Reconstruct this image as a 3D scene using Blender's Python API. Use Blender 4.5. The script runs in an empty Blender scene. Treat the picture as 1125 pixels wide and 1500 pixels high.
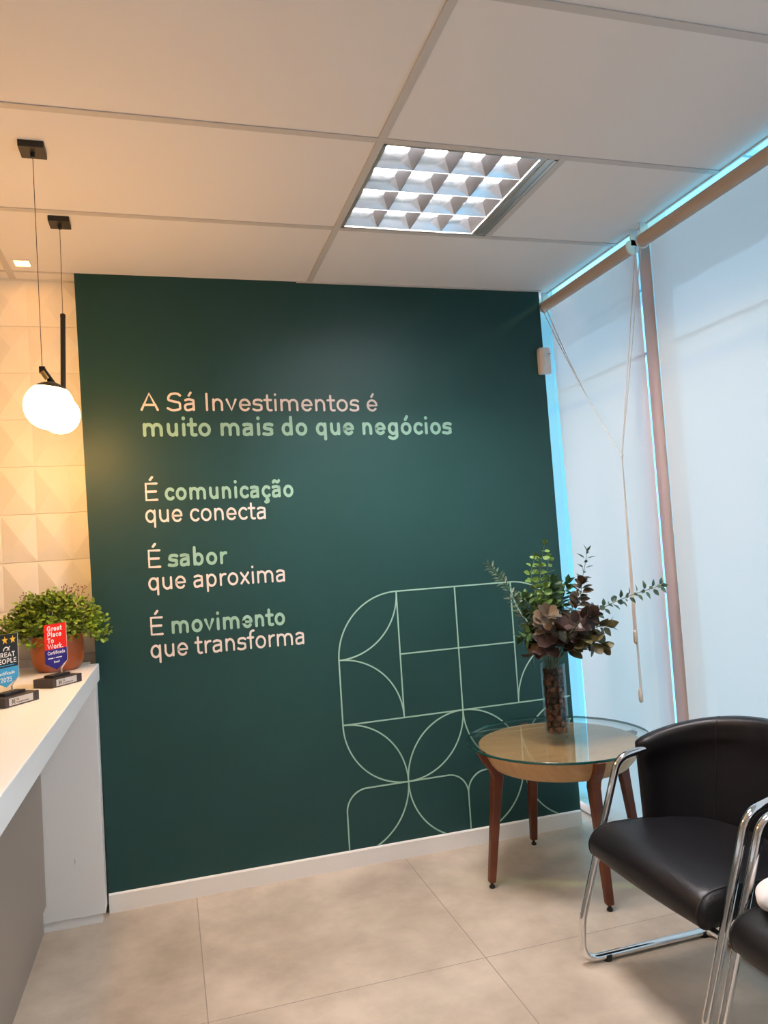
import bpy, bmesh, math, random
from mathutils import Vector, Matrix, Euler
PI = math.pi
rnd = random.Random(7)
S = bpy.context.scene
COL = S.collection

# ------------------------------------------------------------------ camera
cam_d = bpy.data.cameras.new('camera')
cam = bpy.data.objects.new('camera', cam_d)
COL.objects.link(cam)
cam_d.sensor_fit = 'VERTICAL'
cam_d.sensor_height = 36.0
cam_d.sensor_width = 27.0
cam_d.lens = 1100.1 / 1500 * 36.0
cam_d.clip_start = 0.02
CR = Vector((0.95836164, -0.27811974, -0.06474853))
CU = Vector((0.04829773, -0.06560706, 0.996676))
CF = Vector((0.28144323, 0.95830325, 0.04944274))
M = Matrix((CR, CU, -CF)).transposed().to_4x4()
M.translation = Vector((-0.0492, -3.3191, 1.3889))
cam.matrix_world = M
S.camera = cam

# ------------------------------------------------------------------ world, sun, exposure
SKY = 2.3            # brightness of the sky
SKY_COL = (0.93, 0.92, 1.02)
SUN = 3.0            # low sun on the outside of the blinds
SUN_COL = (1.0, 0.42, 0.08)
TUBE = 370           # ceiling luminaire tubes
TUBE_COL = (1.0, 0.93, 0.92)
GLOBE = 84          # pendant globes
GLOBE_COL = (1.0, 0.51, 0.15)
SPOT = 45           # small square downlight
SPOT_COL = (1.0, 0.42, 0.1)
S.view_settings.view_transform = 'Standard'
S.view_settings.look = 'None'
S.view_settings.gamma = 1.0
S.view_settings.use_curve_mapping = False
S.view_settings.exposure = 0.15

world = bpy.data.worlds.new('sky')
S.world = world
world.use_nodes = True
wn = world.node_tree
wn.nodes.clear()
w_out = wn.nodes.new('ShaderNodeOutputWorld')
w_bg = wn.nodes.new('ShaderNodeBackground')
w_bg.inputs[0].default_value = (*SKY_COL, 1)
w_bg.inputs[1].default_value = SKY
wn.links.new(w_bg.outputs[0], w_out.inputs[0])

sun_d = bpy.data.lights.new('sun', 'SUN')
sun_d.energy = SUN
sun_d.angle = 0.10
sun_d.color = SUN_COL
sun = bpy.data.objects.new('sun', sun_d)
COL.objects.link(sun)
sun.location = (8, -6, 7)
sun.rotation_euler = Vector((-0.75, 0.42, -0.52)).to_track_quat('-Z', 'Y').to_euler()

# ------------------------------------------------------------------ materials
def mat(name, color, rough=0.5, metal=0.0, spec=0.5, emit=None, estr=0.0, coat=0.0, noise=None, bump=None, island=0.0, trans=0.0):
    m = bpy.data.materials.new(name)
    m.use_nodes = True
    nt = m.node_tree
    b = nt.nodes['Principled BSDF']
    b.inputs['Base Color'].default_value = (*color, 1)
    b.inputs['Roughness'].default_value = rough
    b.inputs['Metallic'].default_value = metal
    b.inputs['Specular IOR Level'].default_value = spec
    b.inputs['Coat Weight'].default_value = coat
    if emit:
        b.inputs['Emission Color'].default_value = (*emit, 1)
        b.inputs['Emission Strength'].default_value = estr
    if trans:
        pass
    tc = None
    if noise or bump:
        tc = nt.nodes.new('ShaderNodeTexCoord')
    if noise:
        sc, c2, detail = noise
        n = nt.nodes.new('ShaderNodeTexNoise')
        n.inputs['Scale'].default_value = sc
        n.inputs['Detail'].default_value = detail
        nt.links.new(tc.outputs['Object'], n.inputs['Vector'])
        r = nt.nodes.new('ShaderNodeValToRGB')
        r.color_ramp.elements[0].position = 0.35
        r.color_ramp.elements[0].color = (*color, 1)
        r.color_ramp.elements[1].position = 0.65
        r.color_ramp.elements[1].color = (*c2, 1)
        nt.links.new(n.outputs['Fac'], r.inputs[0])
        nt.links.new(r.outputs[0], b.inputs['Base Color'])
    if island:
        g = nt.nodes.new('ShaderNodeNewGeometry')
        h = nt.nodes.new('ShaderNodeHueSaturation')
        mr = nt.nodes.new('ShaderNodeMapRange')
        mr.inputs['To Min'].default_value = 1 - island
        mr.inputs['To Max'].default_value = 1 + island
        nt.links.new(g.outputs['Random Per Island'], mr.inputs['Value'])
        nt.links.new(mr.outputs[0], h.inputs['Value'])
        h.inputs['Color'].default_value = (*color, 1)
        nt.links.new(h.outputs[0], b.inputs['Base Color'])
    if bump:
        sc, st = bump
        n = nt.nodes.new('ShaderNodeTexNoise')
        n.inputs['Scale'].default_value = sc
        n.inputs['Detail'].default_value = 4
        nt.links.new(tc.outputs['Object'], n.inputs['Vector'])
        bp = nt.nodes.new('ShaderNodeBump')
        bp.inputs['Strength'].default_value = st
        bp.inputs['Distance'].default_value = 0.002
        nt.links.new(n.outputs['Fac'], bp.inputs['Height'])
        nt.links.new(bp.outputs[0], b.inputs['Normal'])
    return m

def thin_glass(name, tint, refl_rough=0.0, ior=1.5, boost=0.0):
    m = bpy.data.materials.new(name)
    m.use_nodes = True
    nt = m.node_tree
    nt.nodes.clear()
    o = nt.nodes.new('ShaderNodeOutputMaterial')
    t = nt.nodes.new('ShaderNodeBsdfTransparent')
    t.inputs[0].default_value = (*tint, 1)
    g = nt.nodes.new('ShaderNodeBsdfGlossy')
    g.inputs['Roughness'].default_value = refl_rough
    f = nt.nodes.new('ShaderNodeFresnel')
    geo = nt.nodes.new('ShaderNodeNewGeometry')
    io = nt.nodes.new('ShaderNodeMapRange')
    io.inputs['To Min'].default_value = ior
    io.inputs['To Max'].default_value = 1.0/ior
    nt.links.new(geo.outputs['Backfacing'], io.inputs['Value'])
    nt.links.new(io.outputs[0], f.inputs['IOR'])
    mx = nt.nodes.new('ShaderNodeMixShader')
    nt.links.new(f.outputs[0], mx.inputs[0])
    nt.links.new(t.outputs[0], mx.inputs[1])
    nt.links.new(g.outputs[0], mx.inputs[2])
    nt.links.new(mx.outputs[0], o.inputs[0])
    return m

def fabric_mat(name, tint, diff, through):
    m = bpy.data.materials.new(name)
    m.use_nodes = True
    nt = m.node_tree
    nt.nodes.clear()
    o = nt.nodes.new('ShaderNodeOutputMaterial')
    tl = nt.nodes.new('ShaderNodeBsdfTranslucent')
    tl.inputs[0].default_value = (*tint, 1)
    df = nt.nodes.new('ShaderNodeBsdfDiffuse')
    df.inputs[0].default_value = (*diff, 1)
    tp = nt.nodes.new('ShaderNodeBsdfTransparent')
    tp.inputs[0].default_value = (*tint, 1)
    a = nt.nodes.new('ShaderNodeMixShader')
    a.inputs[0].default_value = 0.4
    b = nt.nodes.new('ShaderNodeMixShader')
    b.inputs[0].default_value = through
    nt.links.new(tl.outputs[0], a.inputs[1])
    nt.links.new(df.outputs[0], a.inputs[2])
    nt.links.new(a.outputs[0], b.inputs[1])
    nt.links.new(tp.outputs[0], b.inputs[2])
    nt.links.new(b.outputs[0], o.inputs[0])
    return m

def leaf_mat(name, color, var=0.35, rough=0.45):
    m = mat(name, color, rough=rough, spec=0.35, island=var)
    return m

M_ceil = mat('ceiling_tile', (0.74, 0.71, 0.70), 0.9, spec=0.1, bump=(60, 0.05))
M_grid = mat('ceiling_grid', (0.54, 0.51, 0.49), 0.5, spec=0.3)
M_white = mat('white_paint', (0.74, 0.73, 0.72), 0.6, spec=0.3)
M_green = mat('green_wall_paint', (0.0105, 0.048, 0.045), 0.47, spec=0.3, noise=(1.3, (0.0118, 0.052, 0.049), 2))
M_panel = mat('white_plaster_relief', (0.78, 0.75, 0.70), 0.75, spec=0.2)
M_base = mat('white_baseboard', (0.90, 0.88, 0.86), 0.4, spec=0.4)
M_counter = mat('white_counter_laminate', (0.88, 0.90, 0.92), 0.32, spec=0.45)
M_brown = mat('taupe_laminate', (0.30, 0.26, 0.225), 0.5, spec=0.3)
M_black = mat('black_metal', (0.018, 0.016, 0.015), 0.4, spec=0.4)
M_brass = mat('brass', (0.75, 0.48, 0.18), 0.3, metal=1.0)
M_chrome = mat('chrome', (0.83, 0.83, 0.84), 0.07, metal=1.0)
M_mirror = mat('mirror_louvre', (0.92, 0.94, 0.98), 0.15, metal=1.0)
M_alu = mat('aluminium', (0.62, 0.60, 0.58), 0.35, metal=0.7)
M_leather = mat('black_leather', (0.0060, 0.0056, 0.0072), 0.42, spec=0.26, bump=(220, 0.25))
M_seam = mat('black_seam', (0.005, 0.004, 0.004), 0.6)
M_rubber = mat('black_rubber', (0.008, 0.008, 0.008), 0.6)
M_leg = mat('red_brown_wood', (0.14, 0.036, 0.013), 0.35, spec=0.4, noise=(14, (0.10, 0.024, 0.009), 4))
M_plastic = mat('white_plastic', (0.70, 0.66, 0.63), 0.4)
M_cord = mat('cream_cord', (0.66, 0.60, 0.54), 0.6)
M_tubecover = mat('beige_roller_cloth', (0.47, 0.385, 0.32), 0.7, spec=0.2)
M_letter_w = mat('blush_white_print', (0.76, 0.66, 0.63), 0.5, spec=0.3)
M_letter_g = mat('mint_print', (0.30, 0.50, 0.40), 0.5, spec=0.3)
M_line = mat('pale_mint_line', (0.34, 0.54, 0.44), 0.5, spec=0.3)
M_globe = mat('opal_glass_lit', (0.9, 0.88, 0.84), 0.3, emit=GLOBE_COL, estr=GLOBE)
M_tube = mat('lit_tube', (0.9, 0.9, 0.9), 0.4, emit=TUBE_COL, estr=TUBE)
M_led = mat('lit_downlight', (0.9, 0.9, 0.9), 0.4, emit=SPOT_COL, estr=SPOT)
M_winglass = thin_glass('tinted_window_glass', (0.46, 0.86, 1.0))
M_topglass = thin_glass('table_glass', (0.965, 0.985, 0.975), ior=1.42)
M_edge = mat('glass_edge', (0.01, 0.085, 0.075), 0.08, spec=0.7)
M_vglass = thin_glass('vase_glass', (0.93, 0.96, 0.96), ior=1.4)
M_acryl = thin_glass('clear_acrylic', (0.95, 0.95, 0.95), ior=1.4)
M_fabric = fabric_mat('blind_fabric', (0.97, 0.49, 0.43), (0.80, 0.72, 0.68), 0.20)
M_pot = mat('terracotta_glaze', (0.42, 0.105, 0.020), 0.35, spec=0.5, noise=(9, (0.33, 0.075, 0.016), 3))
M_soil = mat('soil', (0.03, 0.02, 0.012), 0.9)
M_stem = mat('green_stem', (0.10, 0.13, 0.05), 0.6)
M_cloth = mat('white_cloth', (0.80, 0.76, 0.76), 0.8, spec=0.2, bump=(40, 0.3))
M_red = mat('red_print', (0.78, 0.020, 0.010), 0.5, spec=0.2)
M_navy = mat('navy_print', (0.030, 0.022, 0.19), 0.5, spec=0.2)
M_dark = mat('charcoal_print', (0.022, 0.025, 0.028), 0.5, spec=0.2)
M_cyan = mat('sky_blue_print', (0.045, 0.33, 0.62), 0.35)
M_star = mat('yellow_star_print', (0.85, 0.48, 0.03), 0.4)
M_white_print = mat('white_print', (0.85, 0.83, 0.82), 0.4)
M_plate = mat('silver_plate', (0.62, 0.58, 0.56), 0.35, metal=0.3)
M_award = mat('dark_award_base', (0.045, 0.035, 0.033), 0.35)

def wood_mat():
    m = bpy.data.materials.new('light_oak')
    m.use_nodes = True
    nt = m.node_tree
    b = nt.nodes['Principled BSDF']
    b.inputs['Roughness'].default_value = 0.45
    tc = nt.nodes.new('ShaderNodeTexCoord')
    mp = nt.nodes.new('ShaderNodeMapping')
    mp.inputs['Rotation'].default_value = (0, 0, 0.6)
    mp.inputs['Scale'].default_value = (5, 22, 5)
    w = nt.nodes.new('ShaderNodeTexNoise')
    w.inputs['Scale'].default_value = 1.6
    w.inputs['Detail'].default_value = 5
    w.inputs['Distortion'].default_value = 1.2
    r = nt.nodes.new('ShaderNodeValToRGB')
    r.color_ramp.elements[0].position = 0.3
    r.color_ramp.elements[0].color = (0.47, 0.27, 0.115, 1)
    r.color_ramp.elements[1].position = 0.7
    r.color_ramp.elements[1].color = (0.57, 0.35, 0.165, 1)
    nt.links.new(tc.outputs['Object'], mp.inputs[0])
    nt.links.new(mp.outputs[0], w.inputs['Vector'])
    nt.links.new(w.outputs['Fac'], r.inputs[0])
    nt.links.new(r.outputs[0], b.inputs['Base Color'])
    return m
M_oak = wood_mat()

def floor_mat():
    m = bpy.data.materials.new('concrete_look_tile')
    m.use_nodes = True
    nt = m.node_tree
    L = nt.links.new
    b = nt.nodes['Principled BSDF']
    b.inputs['Roughness'].default_value = 0.36
    b.inputs['Specular IOR Level'].default_value = 0.4
    tc = nt.nodes.new('ShaderNodeTexCoord')
    n1 = nt.nodes.new('ShaderNodeTexNoise')
    n1.inputs['Scale'].default_value = 2.6
    n1.inputs['Detail'].default_value = 6
    n1.inputs['Roughness'].default_value = 0.62
    L(tc.outputs['Object'], n1.inputs['Vector'])
    r = nt.nodes.new('ShaderNodeValToRGB')
    r.color_ramp.elements[0].position = 0.34
    r.color_ramp.elements[0].color = (0.40, 0.33, 0.26, 1)
    r.color_ramp.elements[1].position = 0.66
    r.color_ramp.elements[1].color = (0.64, 0.545, 0.445, 1)
    L(n1.outputs['Fac'], r.inputs[0])
    sep = nt.nodes.new('ShaderNodeSeparateXYZ')
    L(tc.outputs['Object'], sep.inputs[0])
    def math(op, a, bb):
        q = nt.nodes.new('ShaderNodeMath'); q.operation = op
        for i, v in enumerate((a, bb)):
            if isinstance(v, (int, float)): q.inputs[i].default_value = v
            else: L(v, q.inputs[i])
        return q.outputs[0]
    P = 0.909
    lines = []; cells = []
    for axis, off in (('X', 0.006), ('Y', -0.899)):
        u = math('DIVIDE', math('SUBTRACT', sep.outputs[axis], off), P)
        f = math('FRACT', u, 0)
        d = math('ABSOLUTE', math('SUBTRACT', f, 0.5), 0)
        lines.append(math('GREATER_THAN', d, 0.5 - 0.0016 / P))
        cells.append(math('FLOOR', u, 0))
    ln = math('MAXIMUM', lines[0], lines[1])
    cmb = nt.nodes.new('ShaderNodeCombineXYZ')
    L(cells[0], cmb.inputs[0]); L(cells[1], cmb.inputs[1])
    wnz = nt.nodes.new('ShaderNodeTexWhiteNoise')
    wnz.noise_dimensions = '2D'
    L(cmb.outputs[0], wnz.inputs['Vector'])
    hv = nt.nodes.new('ShaderNodeHueSaturation')
    L(math('ADD', math('MULTIPLY', wnz.outputs['Value'], 0.12), 0.94), hv.inputs['Value'])
    L(r.outputs[0], hv.inputs['Color'])
    mx = nt.nodes.new('ShaderNodeMix'); mx.data_type = 'RGBA'
    L(ln, mx.inputs['Factor'])
    L(hv.outputs[0], mx.inputs['A'])
    mx.inputs['B'].default_value = (0.28, 0.235, 0.19, 1)
    L(mx.outputs['Result'], b.inputs['Base Color'])
    return m
M_floor = floor_mat()

# ------------------------------------------------------------------ mesh helpers
class MB:
    def __init__(self):
        self.v = []; self.f = []; self.mi = []
    def add(self, verts, faces, mi=0):
        o = len(self.v)
        self.v += [tuple(p) for p in verts]
        self.f += [tuple(i + o for i in f) for f in faces]
        self.mi += [mi] * len(faces)
        return self
    def box(self, lo, hi, mi=0):
        x0, y0, z0 = lo; x1, y1, z1 = hi
        v = [(x0,y0,z0),(x1,y0,z0),(x1,y1,z0),(x0,y1,z0),(x0,y0,z1),(x1,y0,z1),(x1,y1,z1),(x0,y1,z1)]
        f = [(3,2,1,0),(4,5,6,7),(0,1,5,4),(1,2,6,5),(2,3,7,6),(3,0,4,7)]
        return self.add(v, f, mi)
    def obox(self, c, ux, uy, uz, sx, sy, sz, mi=0):
        c = Vector(c); ux = Vector(ux); uy = Vector(uy); uz = Vector(uz)
        v = []
        for k in (-1, 1):
            for (i, j) in ((-1,-1),(1,-1),(1,1),(-1,1)):
                v.append(c + ux*(i*sx/2) + uy*(j*sy/2) + uz*(k*sz/2))
        f = [(3,2,1,0),(4,5,6,7),(0,1,5,4),(1,2,6,5),(2,3,7,6),(3,0,4,7)]
        return self.add(v, f, mi)
    def loops(self, rings, closed=True, cap0=True, cap1=True, mi=0):
        n = len(rings[0]); v = []; f = []
        for r in rings: v += list(r)
        for a in range(len(rings) - 1):
            for i in range(n if closed else n - 1):
                j = (i + 1) % n
                f.append((a*n+i, a*n+j, (a+1)*n+j, (a+1)*n+i))
        if cap0: f.append(tuple(range(n - 1, -1, -1)))
        if cap1: f.append(tuple((len(rings)-1)*n + i for i in range(n)))
        return self.add(v, f, mi)
    def tube(self, pts, r, n=12, mi=0, caps=True):
        pts = [Vector(p) for p in pts]
        if not isinstance(r, (list, tuple)): r = [r] * len(pts)
        t0 = (pts[1] - pts[0]).normalized()
        ref = Vector((0,0,1)) if abs(t0.z) < 0.9 else Vector((1,0,0))
        nrm = t0.cross(ref).normalized()
        rings = []
        for i, p in enumerate(pts):
            if i == 0: t = pts[1] - pts[0]
            elif i == len(pts) - 1: t = pts[-1] - pts[-2]
            else: t = (pts[i+1] - p).normalized() + (p - pts[i-1]).normalized()
            t.normalize()
            nrm = (nrm - t * nrm.dot(t)).normalized()
            b = t.cross(nrm)
            rings.append([p + (nrm*math.cos(2*PI*k/n) + b*math.sin(2*PI*k/n))*r[i] for k in range(n)])
        return self.loops(rings, True, caps, caps, mi)
    def lathe(self, prof, c=(0,0,0), n=32, mi=0, cap0=False, cap1=False):
        rings = [[(c[0]+r*math.cos(2*PI*k/n), c[1]+r*math.sin(2*PI*k/n), c[2]+z) for k in range(n)] for r, z in prof]
        return self.loops(rings, True, cap0, cap1, mi)
    def sphere(self, c, r, nu=24, nv=14, mi=0, sx=1, sy=1, sz=1):
        prof = [(max(1e-5, math.sin(PI*i/nv))*r, -math.cos(PI*i/nv)*r) for i in range(nv+1)]
        rings = [[(c[0]+q*sx*math.cos(2*PI*k/nu), c[1]+q*sy*math.sin(2*PI*k/nu), c[2]+z*sz) for k in range(nu)] for q, z in prof]
        return self.loops(rings, True, False, False, mi)
    def poly_extrude(self, pts2, to3, depth, mi=0):
        n = len(pts2)
        front = [to3(p[0], p[1], depth) for p in pts2]
        back = [to3(p[0], p[1], 0.0) for p in pts2]
        f = [tuple(range(n)), tuple(range(2*n-1, n-1, -1))]
        for i in range(n):
            j = (i+1) % n
            f.append((i, n+i, n+j, j))
        return self.add(front + back, f, mi)
    def build(self, name, mats, parent=None, smooth=False, bevel=0.0, seg=2, subsurf=0, angle=None):
        me = bpy.data.meshes.new(name)
        me.from_pydata(self.v, [], self.f)
        if not isinstance(mats, (list, tuple)): mats = [mats]
        for m in mats: me.materials.append(m)
        for p, i in zip(me.polygons, self.mi): p.material_index = i
        bm = bmesh.new(); bm.from_mesh(me)
        bmesh.ops.recalc_face_normals(bm, faces=bm.faces)
        bm.to_mesh(me); bm.free()
        if smooth:
            me.shade_smooth() if hasattr(me, 'shade_smooth') else None
            if angle is not None:
                me.set_sharp_from_angle(angle=angle)
        me.update()
        o = bpy.data.objects.new(name, me)
        COL.objects.link(o)
        if parent: o.parent = parent
        if bevel:
            md = o.modifiers.new('bevel', 'BEVEL')
            md.width = bevel; md.segments = seg; md.limit_method = 'ANGLE'; md.angle_limit = 0.6
        if subsurf:
            md = o.modifiers.new('subsurf', 'SUBSURF')
            md.levels = subsurf; md.render_levels = subsurf
        return o

def tag(o, label, cat, group=None):
    o['label'] = label; o['category'] = cat
    if group: o['group'] = group
    return o
def thing(name, loc, label, cat, group=None):
    o = bpy.data.objects.new(name, None)
    o.empty_display_size = 0.05
    COL.objects.link(o); o.location = loc
    return tag(o, label, cat, group)
def struct(o):
    o['kind'] = 'structure'; return o

def catmull(pts, n=8):
    P = [Vector(p) for p in pts]
    if len(P) == 2: return [P[0].lerp(P[1], i/n) for i in range(n+1)]
    out = []
    for i in range(len(P)-1):
        p0 = P[i-1] if i > 0 else P[0]*2 - P[1]
        p1, p2 = P[i], P[i+1]
        p3 = P[i+2] if i+2 < len(P) else P[-1]*2 - P[-2]
        for k in range(n):
            t = k/n
            out.append(0.5*((2*p1) + (p2-p0)*t + (2*p0-5*p1+4*p2-p3)*t*t + (3*p1-p0-3*p2+p3)*t**3))
    out.append(P[-1].copy())
    return out

def fillet(pts, radii, n=8):
    P = [Vector(p) for p in pts]
    out = [P[0]]
    for i in range(1, len(P)-1):
        a = (P[i-1]-P[i]); b = (P[i+1]-P[i])
        r = radii[i-1]
        ua, ub = a.normalized(), b.normalized()
        ang = ua.angle(ub)
        d = min(r/math.tan(ang/2), a.length*0.49, b.length*0.49)
        s, e = P[i]+ua*d, P[i]+ub*d
        for k in range(n+1):
            t = k/n
            out.append(s.lerp(P[i], t).lerp(P[i].lerp(e, t), t))
    out.append(P[-1])
    return out

def ribbon(mb, pts, w, to3, depth, mi=0, caps=True, seg=6):
    """flat round-ended band along a 2D line"""
    P = [Vector((p[0], p[1])) for p in pts]
    Q = [P[0]]
    for p in P[1:]:
        if (p-Q[-1]).length > 1e-6: Q.append(p)
    P = Q
    h = w/2
    if len(P) == 1:
        poly = [(P[0].x+h*math.cos(2*PI*k/16), P[0].y+h*math.sin(2*PI*k/16)) for k in range(16)]
        return mb.poly_extrude(poly, to3, depth, mi)
    closed = (P[0]-P[-1]).length < 1e-4
    L = []; R = []
    n = len(P)
    for i in range(n):
        if closed and i in (0, n-1):
            t = (P[1]-P[0]).normalized() + (P[-1]-P[-2]).normalized()
        elif i == 0: t = P[1]-P[0]
        elif i == n-1: t = P[-1]-P[-2]
        else: t = (P[i+1]-P[i]).normalized() + (P[i]-P[i-1]).normalized()
        if t.length < 1e-6: t = P[min(i+1, n-1)]-P[max(i-1, 0)]
        t.normalize()
        nn = Vector((-t.y, t.x))
        L.append(P[i]+nn*h); R.append(P[i]-nn*h)
    v = []; f = []
    for i in range(n):
        v += [to3(L[i].x, L[i].y, depth), to3(R[i].x, R[i].y, depth), to3(L[i].x, L[i].y, 0), to3(R[i].x, R[i].y, 0)]
    for i in range(n-1):
        a = 4*i; b = a+4
        f += [(a, a+1, b+1, b), (a, b, b+2, a+2), (a+1, a+3, b+3, b+1)]
    mb.add(v, f, mi)
    if caps and not closed:
        for p, q in ((P[0], P[1]), (P[-1], P[-2])):
            d = (p-q).normalized(); a0 = math.atan2(d.y, d.x)
            poly = [(p.x+h*math.cos(a0+PI*(k/seg-0.5)), p.y+h*math.sin(a0+PI*(k/seg-0.5))) for k in range(seg+1)]
            mb.poly_extrude(poly, to3, depth, mi)
    return mb

# ------------------------------------------------------------------ dimensions
H = 2.629        # ceiling
GL, GR = -0.352, 1.815    # green wall left and right ends
WX = 1.96        # window glass
CE = 1.868       # ceiling edge at the window
BACK = -5.2
LEFT = -2.7

# ------------------------------------------------------------------ setting
struct(MB().box((LEFT-0.1, BACK-0.1, -0.1), (WX+0.06, 0.25, 0.0)).build('floor', M_floor))
struct(MB().add([(-0.362,0,H+0.02),(1.805,0,H+0.02),(1.820,0,0.0),(-0.334,0,0.0),(-0.362,0.10,H+0.02),(1.805,0.10,H+0.02),(1.820,0.10,0.0),(-0.334,0.10,0.0)],
       [(0,1,2,3),(7,6,5,4),(0,4,5,1),(1,5,6,2),(2,6,7,3),(3,7,4,0)]).build('wall_back', M_green))
struct(MB().box((LEFT-0.1, BACK-0.1, 0), (LEFT, 0.25, 3.0)).build('wall_left', M_white))
struct(MB().box((LEFT, BACK-0.1, 0), (WX+0.06, BACK, 3.0)).build('wall_front', M_white))
struct(MB().box((WX-0.06, BACK, 0), (WX+0.06, BACK+0.12, 3.0)).build('wall_right', M_white))

# plaster relief panel wall behind the counter
pb = MB()
PX0, PZ0, PU, PV = -0.56, 1.629, 0.1325, 0.1985
yb, dep = 0.085, 0.016
ix0 = int((LEFT - PX0)/PU) - 1
for ix in range(ix0, 2):
    x0 = PX0 + ix*PU; x1 = x0 + PU
    if x1 > -0.29 + PU: continue
    for iz in range(-9, 6):
        z0 = PZ0 + iz*PV; z1 = z0 + PV
        if z0 > H: continue
        if z1 < 0: continue
        zt = min(z1, H+0.02) if z1 > H+0.02 else z1
        if iz >= 5:      # flat band under the ceiling
            pb.add([(x0,yb,z0),(x1,yb,z0),(x1,yb,zt),(x0,yb,zt)], [(0,1,2,3)])
            continue
        e = 0.0015
        v = [(x0,yb,z0+e),(x1,yb,z0+e),(x1,yb,z1-e),(x0,yb,z1-e),((x0+x1)/2,yb-dep,(z0+z1)/2)]
        pb.add(v, [(0,1,4),(1,2,4),(2,3,4),(3,0,4)])
        pb.add([(x0,yb,z0-e),(x1,yb,z0-e),(x1,yb+0.004,z0),(x0,yb+0.004,z0),(x1,yb,z0+e),(x0,yb,z0+e)], [(0,1,2,3),(3,2,4,5)])
pb.box((LEFT, yb+0.006, 0), (-0.30, yb+0.12, H+0.3))
struct(pb.build('wall_back_left', M_panel))

# suspended ceiling: tiles and T-bars
struct(MB().box((LEFT-0.1, BACK-0.1, H+0.30), (WX+0.06, 0.25, H+0.42)).build('ceiling_slab', M_white))
XG, Y2, T = 0.639, 0.579, 0.625
cb = MB()
xs = [LEFT] + [XG + 2*T*k for k in (-2, -1, 0)] + [XG+T, CE]
ys = [0.09] + [-Y2 - T*k for k in range(0, 8)]
ys = [y for y in ys if y > BACK] + [BACK]
for i in range(len(xs)-1):
    for j in range(len(ys)-1):
        x0, x1 = xs[i], xs[i+1]; y1, y0 = ys[j], ys[j+1]
        lumrow = abs(y1 + Y2) < 1e-6 or abs(y1 + Y2 + 4*T) < 1e-6
        if abs(x0-XG) < 1e-6 and lumrow: continue      # the luminaire's opening
        if abs(x0-XG-T) < 1e-6 and not lumrow: continue
        if abs(x0-XG) < 1e-6: x1 = CE
        cb.box((x0+0.004, y0+0.004, H), (x1-0.004, y1-0.004, H+0.015))
ceil = struct(cb.build('ceiling', M_ceil))
tb = MB()
hb = 0.0125
for x in (XG-4*T, XG-2*T, XG):
    tb.box((x-hb, BACK, H-0.004), (x+hb, 0.085, H+0.003))
for yq in (-Y2, -Y2-4*T):
    tb.box((XG+T-hb, yq-T, H-0.004), (XG+T+hb, yq, H+0.003))
for y in ys[1:-1]:
    tb.box((LEFT, y-hb, H-0.0035), (CE, y+hb, H+0.0035))
tb.box((LEFT, -0.004, H-0.003), (-0.362, 0.008, H+0.003))
tb.box((0.58, -0.012, H-0.006), (GR, 0.0, H+0.001))
tb.box((CE-0.004, BACK, H-0.004), (CE+0.004, 0.1, H+0.02))
struct(tb.build('ceiling_grid', M_grid, ceil))

# baseboard
struct(MB().add([(-0.335,-0.014,0),(1.815,-0.014,0),(1.815,-0.014,0.066),(-0.335,-0.014,0.070),(-0.335,0,0),(1.815,0,0),(1.815,0,0.070),(-0.335,0,0.074)],
       [(0,1,2,3),(4,7,6,5),(3,2,6,7),(0,4,5,1),(1,5,6,2),(0,3,7,4)]).build('baseboard_back', M_base))

# window wall: glass and aluminium frame
win = struct(MB().box((WX-0.003, BACK+0.12, 0.0), (WX+0.003, 0.25, H+0.30)).build('window_1', M_winglass))
fb = MB()
for y in (0.22, -0.722, -1.72, -2.72, -3.9, -5.05):
    fb.box((WX-0.06, y-0.038, 0.0), (WX+0.03, y+0.038, H+0.29))
for z in (0.03, H+0.27):
    fb.box((WX-0.05, BACK+0.12, z-0.02), (WX+0.03, 0.24, z+0.02))
struct(fb.build('window_frame', M_alu, win))

# unseen fascia and thin fins outside the glass, added to shade the blinds in bands
ov = MB()
ov.box((WX+0.60, -6.5, 2.66), (WX+0.63, 1.5, 3.02))
for y in (-6.0, -4.4, -2.72, -0.745, 1.2):
    ov.box((WX+0.03, y-0.01, 2.98), (WX+0.60, y+0.01, 3.01))
for z in (2.52, 2.22):
    ov.box((WX+0.20, -6.5, z), (WX+0.23, 1.5, z+0.012))
struct(ov.build('added_sunshade', M_white))

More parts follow.
